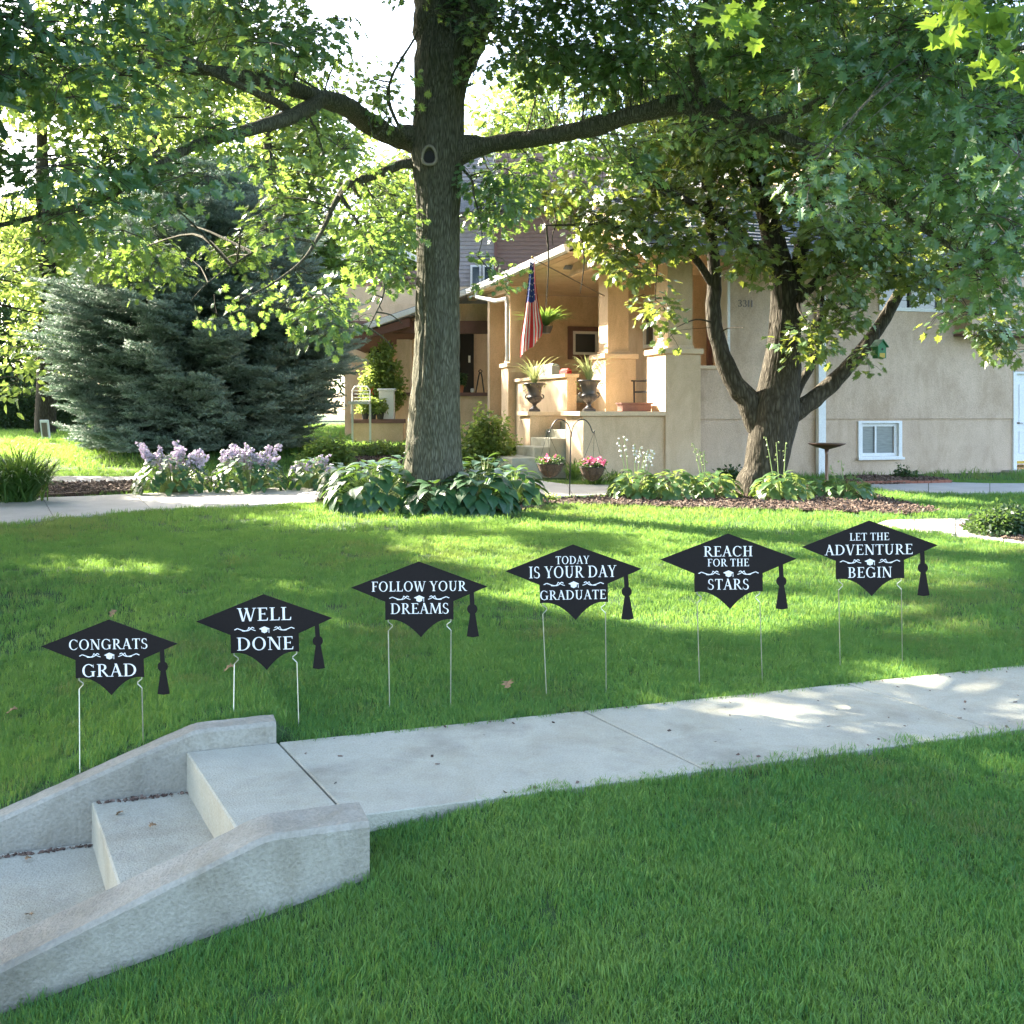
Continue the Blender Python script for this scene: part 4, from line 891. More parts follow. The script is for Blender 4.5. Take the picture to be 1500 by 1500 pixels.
mbl = [PBl(860,330,16.3,90,60,.9,12), PBl(810,360,16.3,55,55,.6,9), PBl(800,280,16.6,50,40,.7,8), PBl(800,450,16.3,30,22,.4,8), PBl(900,400,16.3,60,40,.6,9), PBl(850,430,16.3,50,30,.5,8), PBl(960,310,16,90,70,1.0,9), PBl(960,440,16.2,55,50,.6,9),
       PBl(1000,210,16.3,110,70,1.2,8), PBl(1040,300,15.9,80,80,1.1,9), PBl(1090,250,16.3,120,80,1.4,9), PBl(1110,360,16,60,60,.9,10), PBl(1100,410,16.0,40,40,.6,7), PBl(1180,330,15.9,100,80,1.2,10), PBl(1240,380,16,90,60,.9,9),
       PBl(1200,445,16.1,60,40,.7,9), PBl(1240,470,16.2,35,30,.4,8), PBl(1310,340,16.2,110,60,1.2,8), PBl(1420,350,16.5,90,50,1,8), PBl(1400,430,16.5,60,35,.7,7), PBl(1460,480,16.3,50,40,.6,8), PBl(1380,420,16,70,35,.6,8), PBl(1330,400,15.9,60,40,.6,8), PBl(1270,430,15.9,50,30,.5,8), PBl(1190,480,15.9,35,35,.4,8), PBl(1480,440,16,50,50,.6,8), PBl(1090,480,16.4,25,30,.3,7), PBl(1180,220,16.5,140,90,1.5,7), PBl(1300,220,16.5,120,80,1.4,7),
       PBl(1040,500,16.6,25,20,.3,4), PBl(880,250,16.6,70,50,.9,6), PBl(990,480,16.2,30,22,.4,7), PBl(1260,520,16.3,25,15,.3,2), PBl(1310,440,15.9,35,30,.4,7),
       PBl(1050,100,16.5,170,90,1.6,6), PBl(1250,80,16.5,170,90,1.6,6), PBl(1150,-40,16.5,190,80,1.8,5)]
mp = blob_pts([(c_,r_,d_*1.15) for c_,r_,d_ in mbl], lump=2.4, seed=11, thr=.02)
mp = mp[sun_cull(mp, extra=.12, keep=.02)]; mp = clear(mp, [(1150,440),(1140,380),(1122,300),(1100,230)], 17, 26); mp = clear(mp, [(1045,460),(1046,400),(1040,330),(1032,260)], 17, 20); mp = clear(mp, [(1165,420),(1180,340),(1205,260)], 17, 18); mp = clear(mp, [(1300,440),(1370,436)], 17.5, 24); mp = clear(mp, [(1074,446),(1100,446)], 17.5, 34)
crown('crown', maple, mp, mapP, 'maple_leaf', tl=.3, face=.5, cull=False)
mt = MB(); twigs_to(mt, sm, [tuple(p) for p in mp[rng.permutation(len(mp))[:500]]], r0=.010, maxd=3); twigs_to(mt, sm, [b[0] for b in mbl], r0=.03, maxd=5, seg=5, n=5, wob=.1)
mt.build('twigs', M['maple_bark'], maple)['kind'] = 'stuff'
# ---- near tree at the right, outside the frame, whose sunlit sprays hang into the top corner
nt_ = thing('overhanging_tree', 'nearest tree, only its bright sunlit leaf sprays hanging into the top right', 'tree', (3.3, 4.6, float(gz(3.3,4.6))))
s_ = limb(nt_, [(3.3,4.6,-.2),(3.3,4.6,2),(3.2,4.5,4.2)], [.14,.12,.08], 'maple_bark', n=12)
s_ += limb(nt_, [(3.25,4.55,3.6),(2.6,4.3,3.75),(1.6,4.2,3.6),(.85,4.2,3.40)], [.05,.035,.02,.008], 'maple_bark', n=8)
s_ += limb(nt_, [(3.25,4.55,3.3),(2.8,4.4,3.45),(2.2,4.2,3.3),(1.75,4.2,3.22)], [.04,.025,.014,.005], 'maple_bark', n=8)
nbp = blob_pts([PBl(1082,-5,4.2,34,22,.1,260), PBl(1385,5,4.2,40,20,.12,200), PBl(1490,70,4.2,16,26,.10,220), PBl(1470,15,4.2,36,34,.12,150), PBl(1490,-30,4.2,60,40,.3,60)], thr=-1)
NP_ = [leaf_spray(MAP, 5, .10, .08, s, tilt=.4, droop=2.0, wood=False) for s in (41,42)]
crown('crown', nt_, nbp, NP_, 'near_leaf', .8, 1.1, cull=False, tl=.4)
# ---- background trees
def bgtree(label, px, pyb, Y, hpx, wpx, leafm, dens=1.1, trunk=.2, crown_lo=.25, size=2.2, n=None, base=None):
    b = P(px, pyb, Y); b.z = float(gz(b.x, b.y)); t = thing('broadleaf_tree', label, 'tree', tuple(b), group='trees in the distance')
    H = hpx*Y/F; Wd = wpx*Y/F/2
    s = limb(t, [b-Vector((0,0,.3)), b+Vector((.1,0,H*.3)), b+Vector((-.1,0,H*.6)), b+Vector((0,0,H*.9))], [trunk*1.3, trunk, trunk*.7, trunk*.2], 'maple_bark', n=10, bump=.1)
    bl = []
    for i in range(16):
        z = random.uniform(crown_lo, .92); rr = Wd*math.sqrt(max(.1, 1-((z-.5)/.55)**2)); a = random.uniform(0, 6.28); q = rr*random.uniform(.2,.75)
        bl.append(((b.x+q*math.cos(a), b.y+q*math.sin(a), b.z+H*z), (Wd*.42, Wd*.42, H*.13), dens))
    pp = blob_pts(bl, lump=.5, seed=px*.1, thr=-.12)
    crown('crown', t, pp, ovlP, leafm, size*.8, size*1.3, extra=.3)
    tb = MB(); twigs_to(tb, s[4:], [x[0] for x in bl], r0=.05, maxd=20, seg=4, n=5, wob=.1); tb.build('branches', M['maple_bark'], t)['kind'] = 'stuff'
bgtree('pale sunlit tree with a leaning trunk above the hedge at far left', 66, 600, 34, 680, 380, 'pale_leaf', 1.6, .28, .2)
bgtree('pale green tree partly behind the upper left side of the spruce', 230, 600, 40, 700, 360, 'pale_leaf', 1.4, .3, .3)
bgtree('pale tree rising behind the top of the spruce', 395, 600, 44, 600, 300, 'pale_leaf', 1.3, .3, .3)
bgtree('pale tree seen in the gap left of the oak trunk above the brown roof', 560, 600, 48, 400, 210, 'pale_leaf', 1.6, .3, .2)
bgtree('dark bluish tree in the far left corner beyond the hedge', -30, 600, 52, 330, 260, 'dark_leaf', 1.5, .3, .05)
bgtree('small dark tree between the far hedge and the spruce', 120, 600, 54, 150, 260, 'dark_leaf', 1.6, .2, .05, 1.8)
bgtree('far dark tree hidden low behind the spruce', 330, 600, 58, 200, 420, 'dark_leaf', 1.4, .3, .05)
bgtree('tree with yellow-green leaves behind the brown house roof', 800, 590, 46, 560, 320, 'pale_leaf', .9, .3, .4)
bgtree('tall green tree behind the stucco house chimney', 1020, 590, 44, 640, 380, 'pale_leaf', 1.2, .3, .4)
bgtree('tall green tree behind the long wall of the stucco house', 1300, 590, 46, 660, 460, 'pale_leaf', 1.3, .3, .4)
bgtree('tall green tree behind the right end of the stucco house', 1540, 590, 44, 620, 380, 'dark_leaf', 1.3, .3, .4)
bgtree('small tree in the dim gap past the left edge of the hedge', -130, 600, 40, 380, 260, 'pale_leaf', 1.1, .25, .2)
# ---- blue spruce
def spruce_spray(seed):
    rd = random.Random(seed); V = []; Fc = []; mi = []
    def shoot(a, b, nd, ln):
        a = Vector(a); b = Vector(b); t = (b-a).normalized(); s = t.cross(Vector((0,0,1))).normalized(); u = s.cross(t)
        for k in range(nd):
            p = a.lerp(b, (k+rd.random())/nd); an = rd.uniform(0, 6.28); d = (s*math.cos(an)+u*math.sin(an))*.85+t*.6; d.normalize()
            w_ = d.cross(t).normalized()*.0075; q = len(V); V.extend([p-w_, p+w_, p+d*ln]); Fc.append((q, q+1, q+2)); mi.append(0)
        q = len(V); V.extend([a-s*.006, a+s*.006, b]); Fc.append((q,q+1,q+2)); mi.append(1)
    shoot((0,0,0), (0,.55,.05), 60, .045)
    for k in range(5):
        y = .05+k*.10; l = .30-.035*k
        for sg in (-1, 1):
            e = (sg*l*.75, y+l*.65, .02+rd.uniform(-.04,.05)); shoot((0,y,0), e, 32, .042)
            m = Vector(e)*.5+Vector((0,y*.5,0)); shoot(m, m+Vector((sg*.02+rd.uniform(-.03,.03), .13, rd.uniform(-.03,.05))), 14, .04)
    return (V, Fc, mi)
sb_ = hit(298, 662); spruce = thing('blue_spruce', 'broad blue spruce with tiered branches sweeping to the ground', 'tree', tuple(sb_)); SYs = sb_.y
mb = MB(); mb.tube([sb_-Vector((0,0,.3)), sb_+Vector((0,0,4)), sb_+Vector((0,0,7.6))], [.24,.14,.03], n=12); mb.build('trunk', M['maple_bark'], spruce, smooth=True)
bp_ = []; br = []; brs = MB(); z = .12; H = 7.0; RB = 226*SYs/F; w_i = 0
while z < H-.3:
    t = z/H; Lb = RB*min(1, .70+.13*z)*(1-max(0, (z-1.9)/(H-1.9)))**.78; nbn = max(5, int(17*(1-t)+4))
    for k in range(nbn):
        a = 6.28*k/nbn+w_i*1.7+random.uniform(-.2,.2); L1 = Lb*random.uniform(.78,1.07)
        if math.sin(a) > .55 and z < 5: L1 *= .8
        el0 = .10+.5*t; path = []
        for j in range(9):
            s = j/8; r = L1*s; path.append(sb_+Vector((math.cos(a)*r, math.sin(a)*r, z+L1*(.10*s*(1+t*3)-.22*s*s*(1-t)+.16*s**4)+.02)))
        brs.tube(path, [.03*(1-.8*j/8)+.004 for j in range(9)], n=4, caps=False)
        nn = int(L1/.17)+2
        for m_ in range(nn):
            s = .22+.78*(m_+random.random()*.7)/nn; s = min(s, 1.0); j = min(int(s*8), 7); p = path[j].lerp(path[j+1], s*8-j)
            for sg in ((-1, 1) if s < .93 else (0,)):
                off = sg*(.95-.45*s)+random.uniform(-.25,.25)
                bp_.append(tuple(p+Vector((0,0,random.uniform(-.04,.05))))); br.append((random.uniform(-.12,.28)-.1*(1-s), random.uniform(-.25,.25), a-math.pi/2+off))
    z += .215+.1*t; w_i += 1
brs.build('branches', M['twig'], spruce)['kind'] = 'stuff'
bp_ = np.array(bp_); n = len(bp_); print('spruce', n)
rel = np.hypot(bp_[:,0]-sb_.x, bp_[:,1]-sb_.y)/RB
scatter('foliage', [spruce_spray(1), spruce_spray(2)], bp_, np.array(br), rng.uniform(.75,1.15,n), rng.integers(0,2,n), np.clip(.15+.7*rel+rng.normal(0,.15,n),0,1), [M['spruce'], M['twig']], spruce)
# ================================================================== shrubs, hedge, perennials
def shrub(name, label, cat, px, pyb, wpx, hpx, leafm, lsize=.09, n=260, Y=None, dy=.6, prot=None, group=None, sc=(.7,1.1), lump=2.5, wood=True):
    b = hit(px, pyb) if Y is None else P(px, pyb, Y); Yv = b.y; t = thing(name, label, cat, tuple(b), group=group)
    rx = wpx/2*Yv/F; rz = hpx*Yv/F
    d = rng.normal(size=(n,3)); d[:,2] = np.abs(d[:,2]); d /= np.linalg.norm(d,axis=1)[:,None]; q = rng.random(n)**.4
    p = np.array(b)+d*q[:,None]*np.array([rx, rx*dy if dy else rx, rz])*(1+.22*np.array([noise.noise(Vector(v)*lump+Vector(b)) for v in d])[:,None])+np.array([0,0,.02])
    pr = prot or [leaf_spray(OVL, 8, lsize, lsize*1.1, s, tilt=.9, thick=.9, wood=False) for s in (51,52)]
    scatter('leaves', pr, p, np.stack([rng.normal(0,.5,n), rng.normal(0,.5,n), rng.uniform(0,6.28,n)],1), rng.uniform(*sc,n), rng.integers(0,len(pr),n), rng.random(n), [M[leafm], M['twig']], t)
    if wood:
        mb = MB()
        for k in range(12):
            a = random.uniform(0,6.28); e = b+Vector((math.cos(a)*rx*.6, math.sin(a)*rx*.5, rz*.7)); mb.tube([b+Vector((0,0,-.03)), b.lerp(e,.5)+Vector((0,0,.05)), e], [.010,.007,.004], n=4)
        mb.build('stems', M['twig'], t)['kind'] = 'stuff'
    return t
hb = thing('clipped_hedge', 'long clipped dark green hedge across the far left lawn', 'hedge', tuple(hit(20, 631)))
h0 = hit(20, 631); n = 5200; X0, X1 = P(-160,0,h0.y).x, P(112,0,h0.y).x; hh = 57*h0.y/F
pp = np.stack([rng.uniform(X0,X1,n), h0.y+rng.uniform(0,1.3,n)*rng.random(n), h0.z+hh*rng.random(n)**.8], 1)
scatter('leaves', ovlP, pp, np.stack([rng.normal(0,.8,n), rng.normal(0,.8,n), rng.uniform(0,6.28,n)],1), rng.uniform(.45,.75,n), rng.integers(0,3,n), rng.random(n), [M['dark_leaf'], M['twig']], hb)
mb = MB(); mb.box(X0+.1, X1-.1, h0.y+.25, h0.y+1.1, h0.z-.2, h0.z+hh*.88); mb.build('branch_core', M['twig'], hb)
# hosta leaf: arched heart with a folded midrib
def hleaf(wid=.74, dr=.34, fold=.22, seg=6):
    V = []; 
    wd = [.10,.36,.48,.46,.33,.15,.0]
    for i in range(seg+1):
        t = i/seg; z = .10*math.sin(t*2.2)-dr*t*t; x = wid*wd[i]/.48*.5
        for sx in (-1,-.5,0,.5,1): V.append((sx*x, t-.06*(abs(sx) if i==0 else 0), z+fold*abs(sx)*x-(.10*x if abs(sx)==1 else 0)))
    fs = [(i*5+j, i*5+j+1, (i+1)*5+j+1, (i+1)*5+j) for i in range(seg) for j in range(4)]
    return V, fs
HM = []
for mt_, nm in (('hosta','a'),('hosta2','b')):
    for k,(w_,d_,f_) in enumerate([(.74,.34,.22),(.66,.50,.15),(.80,.25,.30)]):
        v, f = hleaf(w_,d_,f_); HM.append(mesh_np('hosta_leaf', v, f, [M[mt_]], smooth=True))
def hosta(label, px, pyb, wpx, hpx, nl, ls=.24, pale=False, group=None, single=True, flowers=None, name='hosta'):
    b = hit(px, pyb); R_ = wpx/2*b.y/F; Hh = hpx*b.y/F; t = thing(name, label, 'plant', tuple(b), group=group)
    rows = []
    nl = int(nl*1.5); ls *= .95
    for i in range(nl):
        q = ((i+.5)/nl)**.55; a = i*2.39996+random.uniform(-.25,.25); r = R_*1.08*math.sin(q*1.5); z = Hh*(.08+.80*math.cos(q*1.5))
        pitch = .40-1.35*q+random.uniform(-.2,.2); rows.append((Vector((math.cos(a)*r*.80, math.sin(a)*r*.80, z)), Euler((pitch, random.uniform(-.25,.25), a-math.pi/2)), ls*random.uniform(.75,1.15)))
    if single:
        for p, e, s in rows:
            o = bpy.data.objects.new('leaf', HM[random.randrange(3)+(3 if pale else 0)]); COL.objects.link(o); o.parent = t; o.location = p; o.rotation_euler = e; o.scale = (s,s,s)
    else:
        pr = [([tuple(v.co) for v in m.vertices], [tuple(f.vertices) for f in m.polygons], [0]*len(m.polygons)) for m in HM[:2]]
        n = len(rows); scatter('leaves', pr, [tuple(p+b) for p,_,_ in rows], [tuple(e) for _,e,_ in rows], np.array([s for *_,s in rows]), rng.integers(0,2,n), rng.random(n), [M['hosta_i2' if pale else 'hosta_i']], t, smooth=True)
    mb = MB()
    for p, e, s in rows: mb.tube([(0,0,-.02), (p.x*.45,p.y*.45,p.z*.6), tuple(p)], [.006,.005,.005], n=3, caps=False)
    mb.build('leaf_stalks', M['stalk'], t, local=True)['kind'] = 'stuff'
    if flowers: stalks(t, b, *flowers)
    return t
M['hosta_i'] = leaf_mat('hosta_leaf_small', [(.03,.09,.04),(.06,.14,.055)], (.25,.42,.06), trans=.3, rough=.36)
M['hosta_i2'] = leaf_mat('hosta_leaf_pale', [(.07,.15,.05),(.15,.23,.10)], (.38,.50,.10), trans=.38, rough=.4)
def bell(s, seed):
    mb = MB(); mb.lathe([(.002,0),(.3,.35),(.34,.7),(.55,1.0)], n=6); return ([(x*s,y*s,-z*s) for x,y,z in mb.v], mb.f, [0]*len(mb.f))
def stalks(t, b, tops, mat, bs, nper):
    mb = MB(); fp = []
    for (px, py, dy) in tops:
        e = P(px, py, b.y+dy); a = Vector((b.x+(e.x-b.x)*.35, b.y+dy, b.z+.05)); m_ = a.lerp(e,.55)+Vector((0,0,.04)); q, rr = spline([a, m_, e], [.010,.008,.006], 5); mb.tube(q, rr, n=4)
        for k in range(nper): s = 1-.42*(k/nper); p = q[min(int(s*(len(q)-1)), len(q)-1)]; fp.append(tuple(p+Vector((random.uniform(-.035,.035), random.uniform(-.035,.035), random.uniform(-.02,.02)))))
    mb.build('flower_stalk', M['stalk'], t)['kind'] = 'stuff'
    n = len(fp); scatter('blossoms', [bell(bs,1)], fp, np.stack([rng.normal(0,.7,n),rng.normal(0,.7,n),rng.uniform(0,6.28,n)],1), rng.uniform(.7,1.2,n), np.zeros(n,int), rng.random(n), [M[mat]], t)
G1 = 'hostas round the foot of the oak'
hosta('big dark hosta left of the oak trunk', 548, 747, 150, 78, 80, .27, group=G1, flowers=([(605,640,0),(634,636,0),(640,648,0),(655,650,.1),(638,668,0),(650,668,0)], 'stalk', .03, 7))
hosta('sunlit hosta at the far left of the oak bed', 505, 736, 80, 62, 44, .22, group=G1)
hosta('low dark hosta in front of the oak trunk', 640, 752, 110, 52, 60, .25, group=G1)
hosta('big dark hosta right of centre under the oak', 700, 752, 120, 68, 76, .27, group=G1)
hosta('hosta with leaves reaching to the path at the right of the oak bed', 752, 742, 90, 62, 50, .25, group=G1)
hosta('hosta behind the oak trunk at its left', 590, 722, 110, 58, 46, .24, group=G1)
hosta('hosta behind the oak trunk at its right', 710, 722, 110, 58, 46, .24, group=G1)
G2 = 'lilac-flowered hostas along the curved path'
def ltops(x0, x1, y0, y1, n): return [(random.uniform(x0,x1), random.uniform(y0,y1), random.uniform(-.2,.2)) for _ in range(n)]
hosta('lilac-flowered hosta mound nearest the left bed', 254, 723, 124, 62, 120, .16, group=G2, flowers=(ltops(202,305,644,676,26), 'lilac', .048, 30))
hosta('middle lilac-flowered hosta mound', 365, 720, 120, 60, 115, .16, group=G2, flowers=(ltops(320,412,648,678,22), 'lilac', .048, 28))
hosta('lilac-flowered hosta nearest the oak bed', 458, 717, 84, 50, 76, .16, group=G2, flowers=(ltops(428,490,660,682,10), 'lilac', .046, 22))
G3 = 'pale hostas in the bed before the porch wall'
hosta('pale hosta nearest the hanging baskets with tall spent flower stalks', 930, 731, 84, 44, 60, .19, True, G3, flowers=([(906,642,0),(914,640,.1),(930,650,0),(938,655,.1),(950,658,0),(958,660,0),(945,662,.2)], 'fwhite', .035, 7))
hosta('pale hosta in the middle below the near pillar', 985, 732, 90, 46, 60, .19, True, G3)
hosta('pale hosta left of the maple trunk', 1045, 731, 88, 42, 60, .19, True, G3, flowers=([(1016,650,.3),(1024,658,.3),(1030,662,.3)], 'stalk', .03, 6))
hosta('variegated hosta right of the maple trunk', 1145, 733, 96, 44, 64, .19, True, G3, flowers=([(1122,640,0),(1137,648,0),(1151,650,0)], 'stalk', .03, 5))
hosta('variegated hosta at the foot of the birdbath', 1240, 732, 82, 36, 54, .18, True, G3, flowers=([(1232,674,0),(1216,682,0)], 'stalk', .03, 6))
hosta('small pale hosta between the maple and birdbath', 1196, 730, 60, 32, 40, .17, True, G3)
# strap-leaf clumps
def strap(name, label, px, pyb, wpx, hpx, n, mat, Y=None, wd=.018, cat='plant', parent=None, b=None, sp=1.0):
    b = b or (hit(px, pyb) if Y is None else P(px, pyb, Y)); R_ = wpx/2*b.y/F; Hh = hpx*b.y/F
    t = parent or thing(name, label, cat, tuple(b)); mb = MB()
    for i in range(n):
        a = random.uniform(0,6.28); r = R_*random.uniform(.35,1.1); h = Hh*random.uniform(.65,1.1); dz = random.uniform(.1,.65) if r > R_*.6 else random.uniform(0,.3); d = Vector((math.cos(a), math.sin(a), 0)); s = Vector((-d.y, d.x, 0))*wd*.5; b0_ = Vector((random.gauss(0,1), random.gauss(0,1), 0))*R_*.16
        P_ = []
        for j in range(6):
            u = j/5; P_.append(b+b0_*sp+d*(r*(1.15 if sp else 1.1)*u**(1.1 if sp else 1.3)+.02)+Vector((0,0,h*(1.55*u-(.55+dz)*u*u))))
        vs = []
        for j, p in enumerate(P_): w_ = [.7,1,1,.85,.55,.05][j]; vs += [p-s*w_, p+s*w_]
        mb.add(vs, [(2*j, 2*j+1, 2*j+3, 2*j+2) for j in range(5)])
    o = mb.build('strap_leaves', M[mat], t); o['kind'] = 'stuff'; return t
strap('daylily_clump', 'clump of arching strap leaves at the far left edge of the curved path', 26, 737, 140, 84, 620, 'lily', wd=.025)
strap('daylily_clump', 'grassy clump just left of the first one, cut by the photo edge', -70, 740, 110, 95, 260, 'lily', wd=.025)
strap('liriope_clump', 'yellowish grassy clump behind the left hanging basket pole', 842, 706, 46, 36, 120, 'lily', wd=.02)
strap('liriope_clump', 'green grassy clump under the right hanging basket', 872, 712, 60, 30, 120, 'lily', wd=.02)
strap('liriope_clump', 'dark grassy clump at the foot of the porch wall', 900, 708, 44, 22, 90, 'lily', wd=.02)
shrub('flowering_shrub', 'loose yellow-green shrub right of the oak trunk', 'shrub', 712, 690, 84, 92, 'shrub_leaf', .11, 420)
shrub('flowering_shrub', 'pale leafy perennial at the left of the porch steps', 'shrub', 752, 690, 50, 48, 'shrub_leaf', .09, 200)
shrub('leafy_perennial', 'low leafy plants between the oak bed and the brown porch', 'plant', 560, 668, 110, 17, 'shrub_leaf', .09, 260, group=None)
shrub('leafy_perennial', 'green leafy clump beside the sunlit hosta left of the oak', 'plant', 480, 690, 80, 50, 'pale_leaf', .11, 240)
shrub('round_shrub', 'bright yellow-green shrub against the brown house porch', 'shrub', 560, 592, 64, 88, 'shrub_leaf', .13, 520, Y=28.7, dy=.5)
shrub('low_plant', 'small plant in the brick-edged bed under the long wall', 'plant', 1326, 703, 30, 16, 'dark_leaf', .07, 60)
shrub('low_plant', 'dark low plant at the foot of the near pillar', 'plant', 1072, 706, 40, 18, 'dark_leaf', .08, 80)
shrub('ground_shrub', 'low leafy shrub in the bed at the right edge', 'shrub', 1475, 786, 100, 42, 'dark_leaf', .065, 520, dy=.8)
shrub('ground_shrub', 'tuft of leaves at the left tip of the right-hand bed', 'shrub', 1435, 780, 36, 20, 'dark_leaf', .06, 110, dy=.8)
shrub('low_plant', 'tiny green sprig beside the pole of the basket hook', 'plant', 806, 736, 26, 9, 'pale_leaf', .05, 40)
# ================================================================== lettering (own serif capitals built from strokes)
TH, TN, SF = .135, .055, .045
def arc(cx, cy, rx, ry, a0, a1, n=12, tk=TH, tn=TN):
    o = []; a0, a1 = R(a0), R(a1)
    pts = []
    for i in range(n+1):
        a = a0+(a1-a0)*i/n; w_ = tn+(tk-tn)*abs(math.cos(a))**1.5
        pts.append(((cx+(rx)*math.cos(a), cy+(ry)*math.sin(a)), (cx+(rx-w_)*math.cos(a), cy+(ry-min(w_, .11))*math.sin(a))))
    for i in range(n): o.append([pts[i][0], pts[i+1][0], pts[i+1][1], pts[i][1]])
    return o
def ln(x0, y0, x1, y1, w_):     # straight stroke with horizontal cut ends
    if abs(y1-y0) < 1e-6: return [[(x0,y0-w_/2),(x1,y0-w_/2),(x1,y0+w_/2),(x0,y0+w_/2)]]
    return [[(x0-w_/2,y0),(x0+w_/2,y0),(x1+w_/2,y1),(x1-w_/2,y1)]]
def sf(x, y, w_=.30): return [[(x-w_/2,y),(x+w_/2,y),(x+w_/2,y+SF),(x-w_/2,y+SF)]]
def stem(x, top=True, bot=True, w_=TH): return ln(x,0,x,1,w_)+(sf(x,0) if bot else [])+(sf(x,1-SF) if top else [])
def tri(*p): return [list(p)]
def glyph(c):
    if c == 'I': return .36, stem(.18)
    if c == 'L': return .62, stem(.18)+ln(.18,.03,.56,.03,.06)+tri((.50,0),(.58,0),(.60,.24),(.56,.24))
    if c == 'E': return .66, stem(.18)+ln(.18,.03,.58,.03,.06)+ln(.18,.97,.56,.97,.06)+ln(.18,.52,.45,.52,.055)+tri((.52,0),(.60,0),(.62,.22),(.59,.22))+tri((.52,1),(.58,1),(.58,.80),(.555,.80))+ln(.45,.43,.45,.61,.04)
    if c == 'F': return .60, stem(.18)+ln(.18,.97,.55,.97,.06)+ln(.18,.52,.42,.52,.055)+tri((.50,1),(.57,1),(.57,.80),(.545,.80))+ln(.42,.43,.42,.61,.04)
    if c == 'T': return .68, ln(.34,0,.34,1,TH)+sf(.34,0)+ln(.04,.97,.64,.97,.06)+tri((.02,1),(.08,1),(.07,.78),(.04,.78))+tri((.60,1),(.66,1),(.64,.78),(.61,.78))
    if c == 'H': return .82, stem(.19)+stem(.63)+ln(.19,.52,.63,.52,.055)
    if c == 'N': return .84, ln(.15,0,.15,1,.055)+sf(.15,0,.24)+sf(.12,1-SF,.22)+ln(.69,0,.69,1,.055)+sf(.69,1-SF,.24)+ln(.67,0,.17,1,.15)
    if c == 'M': return 1.0, ln(.12,0,.17,1,.055)+sf(.12,0,.22)+sf(.15,1-SF,.16)+ln(.50,.05,.20,1,.13)+ln(.48,.05,.80,1,.055)+ln(.86,0,.81,1,TH)+sf(.87,0,.28)+sf(.83,1-SF,.20)
    if c == 'A': return .76, ln(.10,0,.38,1.02,.055)+ln(.63,0,.36,1.02,.14)+sf(.10,0,.24)+sf(.64,0,.28)+ln(.22,.36,.54,.36,.05)
    if c == 'V': return .76, ln(.37,-.02,.12,1,.14)+ln(.39,-.02,.64,1,.055)+sf(.12,1-SF,.28)+sf(.65,1-SF,.22)
    if c == 'W': return 1.08, ln(.32,-.02,.11,1,.13)+ln(.34,-.02,.54,.95,.055)+ln(.73,-.02,.50,1,.13)+ln(.75,-.02,.97,1,.055)+sf(.11,1-SF,.26)+sf(.50,1-SF,.22)+sf(.97,1-SF,.22)
    if c == 'Y': return .72, ln(.36,0,.36,.48,TH)+sf(.36,0)+ln(.36,.44,.12,1,.13)+ln(.37,.44,.61,1,.055)+sf(.12,1-SF,.27)+sf(.61,1-SF,.22)
    if c == 'O': return .88, arc(.43,.5,.39,.52,0,360,22)
    if c == 'C': return .78, arc(.42,.5,.38,.52,48,312,18)+tri((.66,.88),(.70,1.0),(.72,.72),(.69,.72))+tri((.66,.10),(.68,.14),(.73,.26),(.74,.22))
    if c == 'G': return .86, arc(.42,.5,.38,.52,48,300,18)+tri((.66,.88),(.70,1.0),(.72,.72),(.69,.72))+ln(.68,.04,.68,.42,TH)+sf(.68,.40,.28)
    if c == 'D': return .84, stem(.18)+arc(.34,.5,.44,.5,-90,90,14)+ln(.18,.975,.36,.975,.05)+ln(.18,.025,.36,.025,.05)
    if c == 'B': return .70, stem(.18)+arc(.34,.75,.24,.25,-90,90,9)+arc(.34,.27,.29,.27,-90,90,9)+ln(.18,.975,.35,.975,.05)+ln(.18,.52,.35,.52,.045)+ln(.18,.025,.35,.025,.05)
    if c == 'R': return .76, stem(.18)+arc(.34,.74,.25,.26,-90,90,9)+ln(.18,.975,.35,.975,.05)+ln(.18,.50,.35,.50,.045)+ln(.66,0,.34,.50,.13)+sf(.70,0,.20)
    if c == 'S': return .58, arc(.28,.75,.22,.26,40,270,12,.11)+arc(.28,.25,.25,.27,-130,90,12,.12)+tri((.42,.88),(.45,1),(.47,.74),(.45,.74))+tri((.04,.26),(.06,.26),(.09,.06),(.05,0))
    if c == 'U': return .82, ln(.19,.3,.19,1,TH)+sf(.19,1-SF)+ln(.64,.3,.64,1,.055)+sf(.64,1-SF,.24)+arc(.395,.32,.27,.34,180,360,12,TH)
    if c == '3': return .56, arc(.27,.75,.22,.25,-90,160,10,.12)+arc(.27,.27,.25,.27,-160,90,10,.12)
    if c == '1': return .34, ln(.18,0,.18,1,.13)
    return .30, []
def text_polys(s, cx, y0, cap, width):
    x = 0; out = []
    for c in s:
        a, g = glyph(c); out += [[(px_+x, py_) for px_, py_ in q] for q in g]; x += a+(.03 if c != ' ' else 0)
    k = width/x
    return [[(cx-width/2+px_*k, y0+py_*cap) for px_, py_ in q] for q in out]
